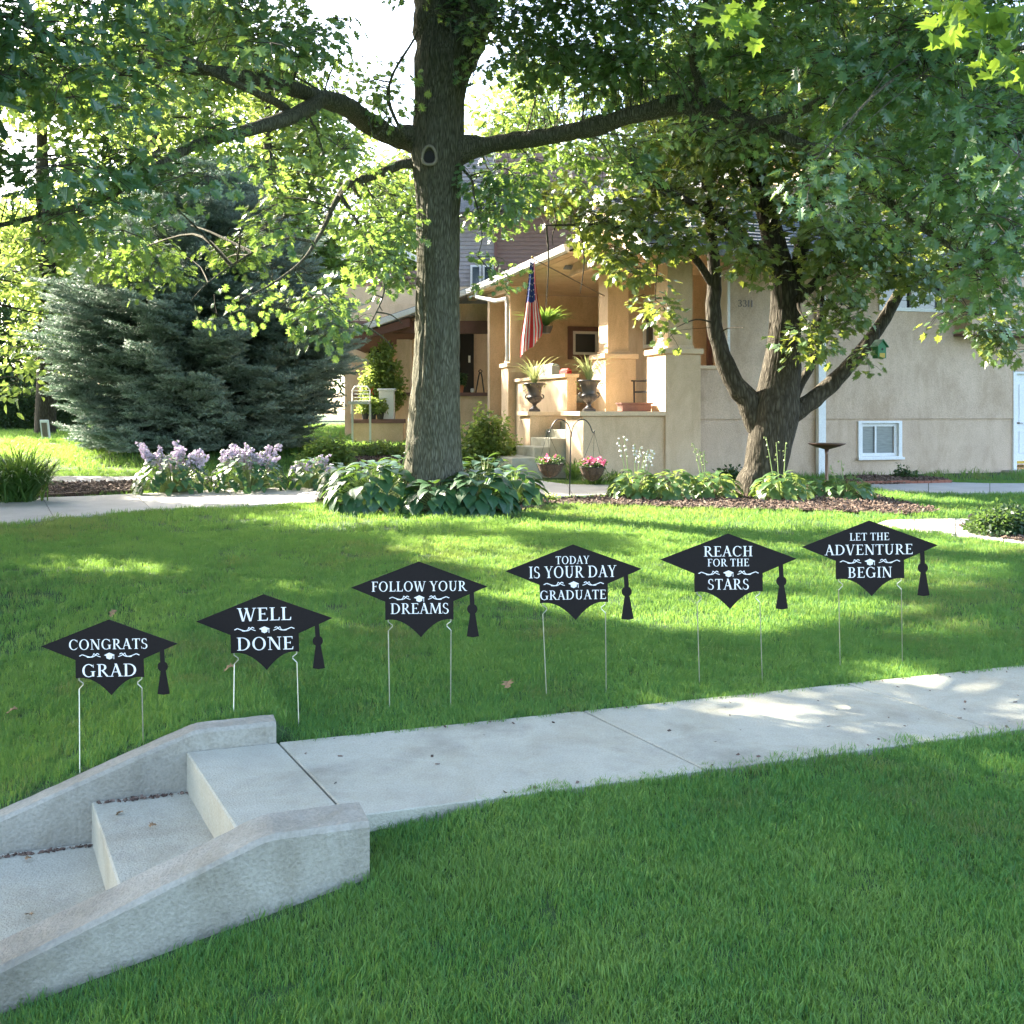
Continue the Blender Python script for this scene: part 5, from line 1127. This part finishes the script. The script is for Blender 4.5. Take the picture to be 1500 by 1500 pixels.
def swirl():
    o = []
    def strk(pts, w_):
        for i in range(len(pts)-1):
            (x0,y0),(x1,y1) = pts[i], pts[i+1]; d = math.hypot(x1-x0,y1-y0) or 1; nx_, ny_ = -(y1-y0)/d*w_, (x1-x0)/d*w_
            o.append([(x0-nx_,y0-ny_),(x1-nx_,y1-ny_),(x1+nx_,y1+ny_),(x0+nx_,y0+ny_)])
    for s in (-1, 1):
        f = []
        for i in range(37):
            t = i/36; a = t*2*math.pi*1.5; x = 13+t*33; y = 3.1*math.sin(a+.4)*(1-.7*t)*1.0
            f.append((s*(x+2.0*math.cos(a)), y-.3))
        strk(f, .62)
        f2 = [(s*(13+t*20+3*math.sin(t*6.28)), -2.9*math.cos(t*6.28+.5)*(.95)) for t in [i/22 for i in range(23)]]; strk(f2, .5)
    o.append([(-8,0),(0,-3.4),(8,0),(0,3.6)]); o.append([(-4.4,-1.6),(0,-3.3),(4.4,-1.6),(4.2,-4.6),(0,-6.4),(-4.2,-4.6)]); o.append([(6.2,0),(6.9,0),(7.1,-6),(6.1,-6)])
    return o
def cap_outline():
    p = [(-100,0),(0,37.5),(100,0),(50,-21),(50,-48)]
    p += [(50-48*t, -48-25.5*t**1.9+3.0*math.sin(t*math.pi)) for t in [i/9 for i in range(1,10)]]
    p += [(2-52*t, -73.5+25.5*(1-(1-t)**1.9)+3.0*math.sin(t*math.pi)) for t in [i/9 for i in range(1,10)]]
    p += [(-50,-21)]
    return p
def tassel():
    return [[(73.6,-8),(80,-8),(81,-30),(74.2,-30)], [(77.5+7.6*math.cos(a), -33+7.6*math.sin(a)) for a in [i*math.pi/8 for i in range(16)]], [(74.5,-38),(81.5,-38),(87,-73),(78,-74.5),(69,-73)]]
SIGNS = [(160,945,1.1,4.62,[('CONGRATS',-1,-6,15,117),('GRAD',0,-46,18.5,82)],-14.5,(117,1137),(210,1087),'graduation cap sign reading CONGRATS GRAD, leftmost, beside the steps'),
 (387,908,1.5,4.95,[('WELL',1,-1,19,80),('DONE',1,-44,19,85)],-13,(342,1050),(438,1068),'graduation cap sign reading WELL DONE above the far cheek wall'),
 (614,860,.5,5.2,[('FOLLOW YOUR',0,-6,14.5,140),('DREAMS',1,-39,15.5,87)],-15.5,(571,1043),(660,1038),'graduation cap sign reading FOLLOW YOUR DREAMS'),
 (840,835,1.0,5.45,[('TODAY',-1,9,11.5,50),('IS YOUR DAY',-1,-11,17,129),('GRADUATE',-1,-43,13.5,98)],-20,(801,1022),(888,1015),'graduation cap sign reading TODAY IS YOUR DAY GRADUATE'),
 (1067,819,.4,5.65,[('REACH',0,4,15,73),('FOR THE',0,-10.5,11,62),('STARS',0,-44.5,15.5,62)],-20,(1025,1003),(1117,998),'graduation cap sign reading REACH FOR THE STARS'),
 (1274,800,.8,5.95,[('LET THE',0,8.5,11,59),('ADVENTURE',-1,-12.5,15,130),('BEGIN',0,-46,15.5,66)],-22,(1231,978),(1322,968),'graduation cap sign reading LET THE ADVENTURE BEGIN, rightmost')]
for (cx, cy, roll, Y, lines, sw, sl, sr, lab) in SIGNS:
    k = Y/F; c = P(cx, cy, Y); Xa = c.x; t = thing('yard_sign', lab, 'sign', (Xa, Y, float(gz(Xa, Y))), group='graduation cap signs along the walk')
    ca, sa = math.cos(R(roll)), math.sin(R(roll))
    def W_(x, y, d=0.0): return (c.x+(x*ca-y*sa)*k, Y+d, c.z+(x*sa+y*ca)*k)
    mb = MB(); mb.extr([W_(x, y, 0) for x, y in cap_outline()[::-1]], (0, .004, 0)); mb.build('cap_board', M['sign'], t)
    mb = MB()
    for i, q in enumerate(tassel()): mb.extr([W_(x, y, .0006+.0004*i) for x, y in q], (0, .003, 0))
    mb.build('tassel', M['sign'], t)
    for (s, x, y, cp_, wd_) in lines:
        mb = MB()
        for i, q in enumerate(text_polys(s, x, y, cp_, wd_)):
            pts = [W_(a, b, -.0008-.00002*(i % 23)) for a, b in q]
            ar = sum(q[j][0]*q[(j+1)%len(q)][1]-q[(j+1)%len(q)][0]*q[j][1] for j in range(len(q)))
            if ar > 0: pts = pts
            mb.add(pts, [tuple(range(len(pts)))])
        mb.build('lettering', M['ink'], t)
    mb = MB()
    for i, q in enumerate(swirl()): mb.add([W_(a, b+sw, -.0008-.00002*(i % 29)) for a, b in q], [tuple(range(len(q)))])
    mb.build('emblem', M['ink'], t)
    for s, (px, py) in ((-1, sl), (1, sr)):
        top = [(s*46, -30), (s*46, -51), (s*40, -55.5), (s*40, -58), (s*46, -64)]
        pts = [W_(x, y, .006) for x, y in top]
        # foot: where the photo shows it, on the turf at that distance
        gzf = lambda q: float(gz((px-750)/F*q, q))
        fx = (px-750)/F*Y; foot = (fx, Y, gzf(Y)-.03)
        hh = hit(px, py); foot = (hh.x*.65+fx*.35, hh.y*.65+Y*.35, 0); foot = (foot[0], foot[1], float(gz(foot[0], foot[1]))-.03)
        fy = foot[1]; foot = ((px-750)/F*fy, fy, float(gz((px-750)/F*fy, fy))-.03)
        pts += [foot]; mb = MB(); mb.tube(pts, .0027, n=6); mb.build('stake', M['wire'], t)
# ================================================================== house numerals
mb = MB(); u0, _, z0 = HL(1080, 449.5, v=VW); u1, _, z1 = HL(1103, 440, v=VW); yy = VW-.012
for i, q in enumerate(text_polys('3311', 0, 0, 1, 1)):
    mb.add([(u0+(x+.5)*(u1-u0), yy-.0001*i, z0+y*(z1-z0)) for x, y in q], [tuple(range(len(q)))])
o = mb.build('house_number', M['gold'], house, local=True)
# ================================================================== porch furniture and garden ornaments
def local_w(u, v, z): return Vector((HO[0]+u*hu_[0]+v*hv_[0], HO[1]+u*hu_[1]+v*hv_[1], z))
def urn(label, plabel, px, pyb, Yv, zb):
    X_ = (px-750)/F*Yv; b = (X_, Yv, zb); t = thing('garden_urn', label, 'urn', b, group='urns on the stair walls'); H = .62; r = .235
    mb = MB(); mb.box(X_-.12, X_+.12, Yv-.12, Yv+.12, zb, zb+.04, b=.006)
    mb.lathe([(.11,.04),(.115,.055),(.08,.075),(.045,.11),(.04,.14),(.06,.155),(.05,.17)], b, 28); mb.build('foot', M['urn'], t, smooth=False)
    n = 32; prof = [(.05,.165),(.09,.19),(.135,.235),(.155,.28),(.158,.30)]; vs = []
    for r_, z_ in prof:
        for k in range(n*2): a = math.pi*k/n; rr = r_*(1+(.07 if k % 4 < 2 else -.03)); vs.append((X_+rr*math.cos(a), Yv+rr*math.sin(a), zb+z_))
    fs = [(i*2*n+k, i*2*n+(k+1)%(2*n), (i+1)*2*n+(k+1)%(2*n), (i+1)*2*n+k) for i in range(len(prof)-1) for k in range(2*n)]
    mb = MB(); mb.add(vs, fs); mb.build('fluted_bowl', M['urn'], t, smooth=True)
    mb = MB(); mb.lathe([(.155,.298),(.17,.31),(.15,.325),(.135,.35),(.14,.42),(.16,.50),(.195,.56),(.232,.585),(.238,.60),(.232,.615),(.21,.61),(.17,.56)], b, 32); mb.build('body', M['urn'], t, smooth=True)
    for s in (-1,1):
        mb = MB(); mb.tube([(X_+s*(.15+.05*math.sin(a)), Yv, zb+.30+.05*math.cos(a)*-1+.02) for a in [i*math.pi/6 for i in range(7)]], .013, n=6); mb.build('handle', M['urn'], t, smooth=True)
    mb = MB(); mb.lathe([(.001,.57),(.18,.57)], b, 20); mb.build('soil', M['mulch'], t)
    p = thing('spike_plant', plabel, 'plant', (X_, Yv, zb+.58)); strap('', '', 0, 0, 92, 46, 60, 'spike', wd=.022, parent=p, b=Vector((X_, Yv, zb+.58)), sp=0)
    mb = MB()
    for k in range(50):
        a = random.uniform(0,6.28); q = random.uniform(.16,.27); c = Vector((X_+q*math.cos(a), Yv+q*math.sin(a), zb+.60-max(0,q-.2)*random.uniform(0,3))); s = .03
        mb.add([c, c+Vector((s*math.cos(a),s*math.sin(a),.01)), c+Vector((s*math.cos(a)*.6-s*.5*math.sin(a), s*math.sin(a)*.6+.5*s*math.cos(a), -.03))], [(0,1,2)])
    mb.build('trailing_leaves', M['shrub_leaf_n'], p)['kind'] = 'stuff'
M['shrub_leaf_n'] = leaf_mat('trailing_leaf', [(.10,.18,.06),(.20,.28,.12)], (.42,.52,.10), trans=.45, src='NOISE')
wE = local_w(uE+.35, .45, 0); urn('dark footed urn on the near stair wall', 'striped spiky plant in the near urn', 863, 600, 20.15, 1.532)
urn('dark footed urn on the far stair wall', 'striped spiky plant in the far urn', 783, 600, 22.15, 1.532)
# shepherd hook
hk = hit(834, 729); Yh = hk.y; hook = thing('shepherd_hook', 'black double shepherd hook standing at the edge of the path', 'plant hook', tuple(hk))
mb = MB(); mb.tube([hk-Vector((0,0,.1)), P(836,640,Yh), P(836.5,634,Yh)], .010, n=8); mb.build('pole', M['iron'], hook)
for s in (-1, 1):
    pts = [(836.5+s*.3,640),(836.8+s*1,632),(836.5+s*5,621),(836.5+s*14,614.5),(836.5+s*22,616),(836.5+s*28,624),(836.5+s*31,632),(836.5+s*33.5,634),(836.5+s*34.5,630)]
    q, rr = spline([P(x,y,Yh) for x, y in pts], [.009]*9, 4); mb = MB(); mb.tube(q, rr, n=6); mb.build('hook_arm', M['iron'], hook, smooth=True)
def basket(label, px, ptop, wpx, hpx, hkx, hky, pink):
    c = P(px, ptop, Yh); r = wpx/2*Yh/F; h = hpx*Yh/F; t = thing('hanging_basket', label, 'flower basket', tuple(c), group='hanging baskets on the double hook')
    mb = MB(); mb.lathe([(.01,-h),(r*.45,-h*.86),(r*.8,-h*.5),(r*.97,-h*.12),(r,0),(r*.9,0),(r*.8,-.03)], tuple(c), 24); mb.build('coir_liner', M['coir'], t)
    mb = MB(); mb.tube([(c.x+r*1.02*math.cos(a), c.y+r*1.02*math.sin(a), c.z) for a in [i*math.pi/12 for i in range(25)]], .005, n=5, caps=False)
    for k in range(10):
        a = k*math.pi/5; mb.tube([(c.x+r*s*1.02*math.cos(a), c.y+r*s*1.02*math.sin(a), c.z-h*z) for s, z in ((1,0),(.97,.14),(.8,.52),(.45,.88),(.05,1.0))], .0035, n=4)
    mb.build('wire_frame', M['iron'], t)
    top = P(hkx, hky, Yh)
    for k in range(3): a = k*2.09+.5; mb = MB(); mb.tube([(c.x+r*math.cos(a), c.y+r*math.sin(a), c.z), tuple(top)], .0035, n=4); mb.build('chain', M['iron'], t)
    n = 90; a = rng.uniform(0,6.28,n); q = r*.95*np.sqrt(rng.random(n)); p = np.stack([c.x+q*np.cos(a), c.y+q*np.sin(a), c.z+.02+rng.random(n)*.10*(1-q/r*.5)],1)
    pr = [leaf_spray(OVL, 6, .05, .05, s, tilt=.9, wood=False) for s in (61,62)]
    scatter('foliage', pr, p, np.stack([rng.normal(0,.5,n), rng.normal(0,.5,n), a],1), rng.uniform(.7,1.2,n), rng.integers(0,2,n), rng.random(n), [M['dark_leaf']], t)
    n = pink; a = rng.uniform(0,6.28,n); q = r*1.0*np.sqrt(rng.random(n)); p = np.stack([c.x+q*np.cos(a), c.y+q*np.sin(a)-.03, c.z+.05+rng.random(n)*.10],1)
    fl = [leaf_spray(OVL, 7, .045, .012, s, tilt=.7, wood=False) for s in (71,72)]
    scatter('blossoms', fl, p, np.stack([rng.normal(0.6,.4,n), rng.normal(0,.4,n), a],1), rng.uniform(.7,1.1,n), rng.integers(0,2,n), rng.random(n), [M['pink']], t)
basket('left hanging basket with few pink blossoms', 806, 679, 39, 21, 802.5, 633, 12)
basket('right hanging basket full of pink blossoms', 867.5, 684, 38, 21, 870.5, 633, 46)
# birdbath
bb = hit(1211, 722); bb = Vector((P(1211,0,18.6).x, 18.6, float(gz(5.7,18.6)))); t = thing('birdbath', 'bronze pedestal birdbath beside the white downspout', 'birdbath', tuple(bb))
zt = P(0,650,18.6).z; mb = MB(); mb.lathe([(.05,-.10),(.10,-.085),(.24,-.045),(.33,-.005),(.335,.01),(.31,.008),(.22,-.03),(.001,-.05)], (bb.x,bb.y,zt), 32); mb.build('bowl', M['bronze'], t, smooth=True)
mb = MB(); mb.lathe([(.16,-.02),(.15,.02),(.05,.05),(.03,.12),(.028,zt-bb.z-.2),(.04,zt-bb.z-.1)], tuple(bb), 16); mb.build('pedestal', M['bronze'], t, smooth=True)
# birdhouse
c = P(1288, 512, 16.2); t = thing('birdhouse', 'small green birdhouse hanging from the right maple limb', 'birdhouse', tuple(c), R(20))
mb = MB(); mb.extr([(-.075,-.07,-.14),(.075,-.07,-.14),(.075,-.07,.05),(0,-.07,.13),(-.075,-.07,.05)], (0,.14,0)); mb.build('box', M['bh_green'], t, local=True)
for s in (-1,1): mb = MB(); mb.extr([(0,-.10,.145),(s*.105,-.10,.03),(s*.105,-.10,.045),(0,-.10,.16)], (0,.2,0)); mb.build('roof', M['bh_green'], t, local=True)
mb = MB(); mb.box(-.05,.05,-.074,-.0705,-.13,-.06); mb.build('front_panel', M['bh_yellow'], t, local=True)
mb = MB(); mb.lathe([(.001,0),(.02,0),(.02,.003),(.001,.003)], n=12); mb.v = [(x, -.071-z, .0+y) for x,y,z in mb.v]; mb.build('entrance_hole', M['dark'], t, local=True)
mb = MB(); mb.tube([(0,0,.15),(0,0,.33)], .004, n=4); mb.build('hanger', M['iron'], t, local=True)
# flag on a staff from the middle pillar
fc = P(781, 384, 20.9); t = thing('flag', 'furled striped flag with starred blue field hanging in front of the porch', 'flag', tuple(fc))
st = local_w(-.42, 2.1, 4.0); mb = MB(); mb.tube([tuple(st), tuple(fc+Vector((-.02,0,.08)))], .013, n=8); mb.build('staff', M['wood'], t)
mb = MB(); mb.lathe([(.001,-.03),(.03,0),(.001,.03)], tuple(fc+Vector((-.02,0,.1))), 10); mb.build('finial', M['brass'], t)
Lf = 140*20.9/F; NU, NV = 26, 30; vs = []; mi = []; fs = []
for j in range(NV+1):
    vv = j/NV
    wtop = .10+.42*vv**1.4*(1 if vv < .8 else 1-(vv-.8)*1.6)
    for i in range(NU+1):
        uu = i/NU; f_ = math.sin(uu*15+vv*2)*.05*(.3+vv); x = fc.x-.03+(uu-.35)*wtop-vv*.10+(.05*vv if uu > .5 else 0); yv = fc.y+f_; zz = fc.z-vv*Lf*(1-.22*uu*vv)+.02*math.sin(uu*9)
        vs.append((x, yv, zz))
for j in range(NV):
    for i in range(NU):
        k = j*(NU+1)+i; fs.append((k, k+1, k+NU+2, k+NU+1)); vv = j/NV
        mi.append(2 if (vv < .42 and i < NU*.75) else (0 if (i//2) % 2 == 0 else 1))
me = mesh_np('cloth', vs, fs, [M['red'], M['fwhite'], M['blue']], mi, smooth=True); o = bpy.data.objects.new('cloth', me); COL.objects.link(o)
me.transform(wm(t).inverted()); o.parent = t
mb = MB()
for j in range(7):
    for i in range(4):
        k = (1+j*2-(j>5))*(NU+1)+2+i*5+(j%2)*2
        if k//(NU+1) >= 12: continue
        p = Vector(vs[k])+Vector((0,-.006,0)); pts = [p+Vector(((.022 if q%2==0 else .009)*math.sin(q*math.pi/5), 0, (.022 if q%2==0 else .009)*math.cos(q*math.pi/5))) for q in range(10)]; mb.add(pts, [tuple(range(10))])
mb.build('stars', M['fwhite'], t)
# fern in a hanging pot
c = P(800, 478, 23.5); t = thing('hanging_fern', 'green fern in a hanging pot behind the flag', 'plant', tuple(c))
mb = MB(); mb.lathe([(.10,-.16),(.15,-.02),(.16,0),(.13,0)], tuple(c), 16); mb.build('pot', M['pot'], t)
mb = MB(); [mb.tube([(c.x+.15*math.cos(a), c.y+.15*math.sin(a), c.z), (c.x,c.y,c.z+.7)], .004, n=4) for a in (0,2.1,4.2)]; mb.tube([(c.x,c.y,c.z+.7),(c.x,c.y,4.75)], .004, n=4); mb.build('hanger', M['iron'], t)
strap('', '', 0, 0, 96, 30, 170, 'lily', wd=.05, parent=t, b=Vector((c.x,c.y,c.z)), sp=0)
# rocking chair on the porch
c = local_w(.35, 1.45, 1.502); t = thing('porch_chair', 'black slatted porch chair between the pillars', 'chair', tuple(c), R(-60))
for s in (-1,1):
    mb = MB(); mb.tube([(s*.24,.30,0),(s*.24,.24,.45),(s*.24,.33,1.12)], .02, n=6); mb.build('back_post', M['iron'], t, local=True)
    mb = MB(); mb.tube([(s*.24,-.24,0),(s*.24,-.25,.66)], .02, n=6); mb.build('leg', M['iron'], t, local=True)
    mb = MB(); mb.box(s*.24-.03, s*.24+.03, -.30, .27, .66, .69); mb.build('armrest', M['iron'], t, local=True)
mb = MB(); mb.box(-.25,.25,-.26,.26,.42,.46,b=.01); mb.build('seat', M['iron'], t, local=True)
for k in range(6): mb = MB(); x = -.19+k*.076; mb.tube([(x,.25,.46),(x,.32,1.08)], .013, n=5); mb.build('slat', M['iron'], t, local=True)
mb = MB(); mb.tube([(-.25,.33,1.10),(0,.34,1.16),(.25,.33,1.10)], .022, n=6); mb.build('top_rail', M['iron'], t, local=True)
# settee with cushions
c = local_w(-.15, 5.6, 1.502); t = thing('porch_settee', 'porch settee with pale cushions behind the railing wall', 'sofa', tuple(c), HA)
mb = MB(); mb.box(-.5,.5,-.9,.9,.25,.45,b=.04); mb.build('seat', M['cushion'], t, local=True)
mb = MB(); mb.box(-.55,-.35,-.9,.9,.45,1.18,b=.06); mb.build('backrest', M['cushion'], t, local=True)
for x in (-.45,.45):
    for y in (-.85,.85): mb = MB(); mb.box(x-.03,x+.03,y-.03,y+.03,0,.25); mb.build('leg', M['wood'], t, local=True)
c = local_w(-.28, 4.9, 2.45); t = thing('red_pillow', 'red pillow leaning on the settee', 'pillow', tuple(c), HA); mb = MB(); mb.box(-.06,.06,-.26,.26,-.14,.12,b=.05); mb.build('cover', M['red'], t, local=True)
c = local_w(-.38, .62, 1.532); t = thing('wooden_box', 'low brown wooden box on the stair wall beside the middle pillar', 'box', tuple(c), HA)
mb = MB(); mb.box(-.32,.3,-.13,.13,0,.14,b=.004); mb.build('body', M['brown'], t, local=True); mb = MB(); mb.box(-.35,.33,-.15,.15,.141,.175,b=.004); mb.build('lid', M['brown'], t, local=True)
# neighbour porch things
Yn = 29.05
def pot_on(label, px, pyb, w_, h_, ph, mat, leafm, Yq=Yn, name='potted_plant'):
    b = P(px, pyb, Yq); t = thing(name, label, 'plant', tuple(b)); k = Yq/F; mb = MB(); mb.lathe([(w_*.36*k,0),(w_*.5*k,h_*k*.9),(w_*.54*k,h_*k),(w_*.45*k,h_*k)], tuple(b), 16); mb.build('pot', M[mat], t)
    n = 70; q = rng.normal(size=(n,3)); q /= np.linalg.norm(q,axis=1)[:,None]; q[:,2] = np.abs(q[:,2]); p = np.array(b)+np.array([0,0,h_*k])+q*(rng.random(n)**.4)[:,None]*np.array([w_*.75*k,w_*.7*k,ph*k])
    pr = [leaf_spray(OVL, 7, .10, .09, s, tilt=.9, wood=False) for s in (81,82)]
    scatter('leaves', pr, p, np.stack([rng.normal(0,.5,n),rng.normal(0,.5,n),rng.uniform(0,6.28,n)],1), rng.uniform(.7,1.1,n), rng.integers(0,2,n), rng.random(n), [M[leafm]], t)
pot_on('left black pot of yellow-green leaves on the brown wall cap', 535, 614, 12, 11, 22, 'pot', 'shrub_leaf', 28.05)
pot_on('middle black pot of yellow-green leaves on the brown wall cap', 546, 614, 12, 11, 24, 'pot', 'shrub_leaf', 28.1)
pot_on('right black pot of leaves on the brown wall cap', 557, 614, 12, 11, 20, 'pot', 'shrub_leaf', 28.0)
pot_on('terracotta pot with green leaves at the right of the oak trunk', 675, 575, 9, 12, 16, 'terra', 'dark_leaf')
b = P(703, 575, Yn); k = Yn/F; t = thing('garden_fork', 'D-handled garden tool leaning upright on the brown wall cap', 'garden tool', tuple(b))
mb = MB(); mb.tube([P(697,575,Yn), P(701,552,Yn), P(702.5,546,Yn)], .02, n=6); mb.tube([P(709,575,Yn), P(706,552,Yn), P(704.5,546,Yn)], .02, n=6); mb.build('shaft', M['iron'], t)
mb = MB(); mb.tube([P(x,y,Yn) for x,y in ((703.5,547),(701,543.5),(703.5,541.5),(706.5,543.5),(703.5,547))], .018, n=6); mb.build('grip', M['iron'], t)
c = P(731, 516, 29.05); t = thing('wreath', 'grey wreath hanging on the tan wall beside the far pillar', 'wreath', tuple(c))
NB('wall_end', S, 722, 740, 488, 660, 29.3, .3)
mb = MB()
for k_ in range(60): a = k_/60*6.28; r_ = .17+random.uniform(-.04,.04); mb.tube([(c.x+r_*math.cos(a)*.8, c.y+.02, c.z+r_*math.sin(a)*1.25), (c.x+(r_+.06)*math.cos(a+.35)*.8, c.y-random.uniform(0,.04), c.z+(r_+.06)*math.sin(a+.35)*1.25)], .012, n=4)
mb.build('twig_ring', M['wood'], t)
for i,(px,mt_,hh_) in enumerate([(692,'fwhite',.12),(716,'terra',.09),(725,'fwhite',.10)]):
    b = P(px,575,Yn); t = thing('jar', ['white jar left of the garden tool','small clay jar right of the garden tool','small white jar nearest the far pillar'][i], 'jar', tuple(b)); mb = MB(); mb.lathe([(.04,0),(.055,.02),(.055,hh_*.8),(.035,hh_),(.02,hh_)], tuple(b), 12); mb.build('body', M[mt_], t)
b = P(567, 614, 28.3); t = thing('tall_planter', 'tall white square planter on the brown house wall', 'planter', tuple(b)); mb = MB(); mb.box(b.x-.2,b.x+.2,b.y-.2,b.y+.2,b.z,b.z+.78,b=.01); mb.build('body', M['white'], t); mb = MB(); mb.box(b.x-.24,b.x+.24,b.y-.24,b.y+.24,b.z+.781,b.z+.84,b=.01); mb.build('rim', M['white'], t)
b = P(548, 600, 28.6); t = thing('bird_feeder', 'small red roofed feeder on a post above the potted plants', 'feeder', tuple(b)); mb = MB(); mb.tube([b-Vector((0,0,.5)), b+Vector((0,0,.42))], .02, n=6); mb.build('post', M['wood'], t); mb = MB(); mb.lathe([(.11,.42),(.11,.52),(.17,.53),(.02,.68)], tuple(b), 10); mb.build('roof', M['red'], t)
b = P(528, 606, 27.6); t = thing('garden_bench', 'pale metal bench beside the spruce', 'bench', tuple(P(528,640,27.6)))
mb = MB(); mb.tube([P(515,606,27.6), P(516,572,27.6), P(520,566,27.6), P(538,566,27.6), P(542,572,27.6), P(542,606,27.6)], .02, n=6); mb.build('backrest', M['white'], t)
mb = MB(); [mb.tube([P(518,y,27.6), P(541,y,27.6)], .009, n=5) for y in (572,577,582,587)]; mb.build('back_rails', M['white'], t)
mb = MB(); a = P(514,592,27.6); b = P(543,588,27.6); mb.box(a.x,b.x,27.1,27.6,a.z,b.z); mb.build('seat', M['white'], t)
for x in (515,541): mb = MB(); a = P(x,650,27.2); mb.box(a.x,a.x+.05,27.15,27.2,a.z-.1,P(0,592,27.2).z); mb.build('leg', M['white'], t)
# pale utility pedestal leaning by the spruce
b = hit(68, 645); k = b.y/F; t = thing('utility_pedestal', 'pale leaning utility box on the lawn beside the spruce', 'utility box', tuple(b), R(15))
mb = MB(); mb.box(-.11,.11,-.09,.09,-.1,.60,b=.01); mb.v = [(x-.10*z, y, z) for x,y,z in mb.v]; mb.build('housing', M['white'], t, local=True)
mb = MB(); mb.box(-.075,.075,-.10,-.091,.10,.52); mb.v = [(x-.10*z, y, z) for x,y,z in mb.v]; mb.build('door_panel', M['wood'], t, local=True)
# small dark path light
b = hit(1425, 776); t = thing('path_light', 'small dark path light at the left tip of the right-hand bed', 'light', tuple(b)); mb = MB(); mb.tube([b, b+Vector((0,0,.1))], .012, n=6); mb.build('stake', M['iron'], t); mb = MB(); mb.lathe([(.03,.08),(.05,.11),(.055,.17),(.02,.2)], tuple(b), 12); mb.build('lamp_head', M['iron'], t)
# fallen leaves
lf = [(x*.075, y*.075, .012*math.sin(y*5)+.02*abs(x)) for x, y in OAK]; lme = mesh_np('fallen_leaf', lf, [tuple(range(len(lf)))], [M['deadleaf']])
FL = [(345,990,'dry curled leaf on the lawn under the WELL DONE sign'),(28,1052,'dry leaf on the lawn at the far left edge'),(245,955,'dry leaf on the lawn beside the tassel of the CONGRATS GRAD sign'),(745,1012,'dry leaf on the lawn between the FOLLOW YOUR DREAMS and TODAY signs'),(172,904,'dark leaf on the lawn above the CONGRATS GRAD sign')]
for px, py, lab in FL:
    p = hit(px, py); o = bpy.data.objects.new('fallen_leaf', lme); COL.objects.link(o); o.location = (p.x, p.y, p.z+.045); o.rotation_euler = (random.uniform(-.5,.1), random.uniform(-.4,.4), random.uniform(0,6)); tag(o, lab, 'leaf', 'fallen leaves')
for a, b_, z, lab in [(-.02,4.35,-.172,'dry leaf on the middle step'),(-.12,4.55,-.172,'small curled leaf at the back of the middle step'),(-.5,4.62,-.345,'leaf in the corner of the lower step'),(-.42,4.1,-.345,'leaf near the riser of the lower step')]:
    x, y = AB(a, b_); o = bpy.data.objects.new('fallen_leaf', lme); COL.objects.link(o); o.location = (x, y, z+.012); o.scale = (.5,.5,.5); o.rotation_euler = (random.uniform(-.3,.3), .2, random.uniform(0,6)); tag(o, lab, 'leaf', 'fallen leaves')
# leaf litter along the step corners
lp = []
for (a0, a1, b_, z) in [(-.25,.12,4.73,-.172),(-.63,-.26,4.72,-.345)]:
    for k in range(90): lp.append((*AB(random.uniform(a0,a1)+.02, b_-abs(random.gauss(0,.012))), z+.004))
for k in range(70): b_ = random.uniform(B0+.02,B1-.02) if k % 3 else random.choice((B0+.04,B1-.03)); lp.append((*AB(random.uniform(.6,5.5), b_), .003))
n = len(lp); scatter('leaf_litter', [c2], lp, np.stack([rng.normal(0,.4,n),rng.normal(0,.4,n),rng.uniform(0,6.28,n)],1), rng.uniform(.12,.5,n), np.zeros(n,int), rng.random(n), [M['chip']])
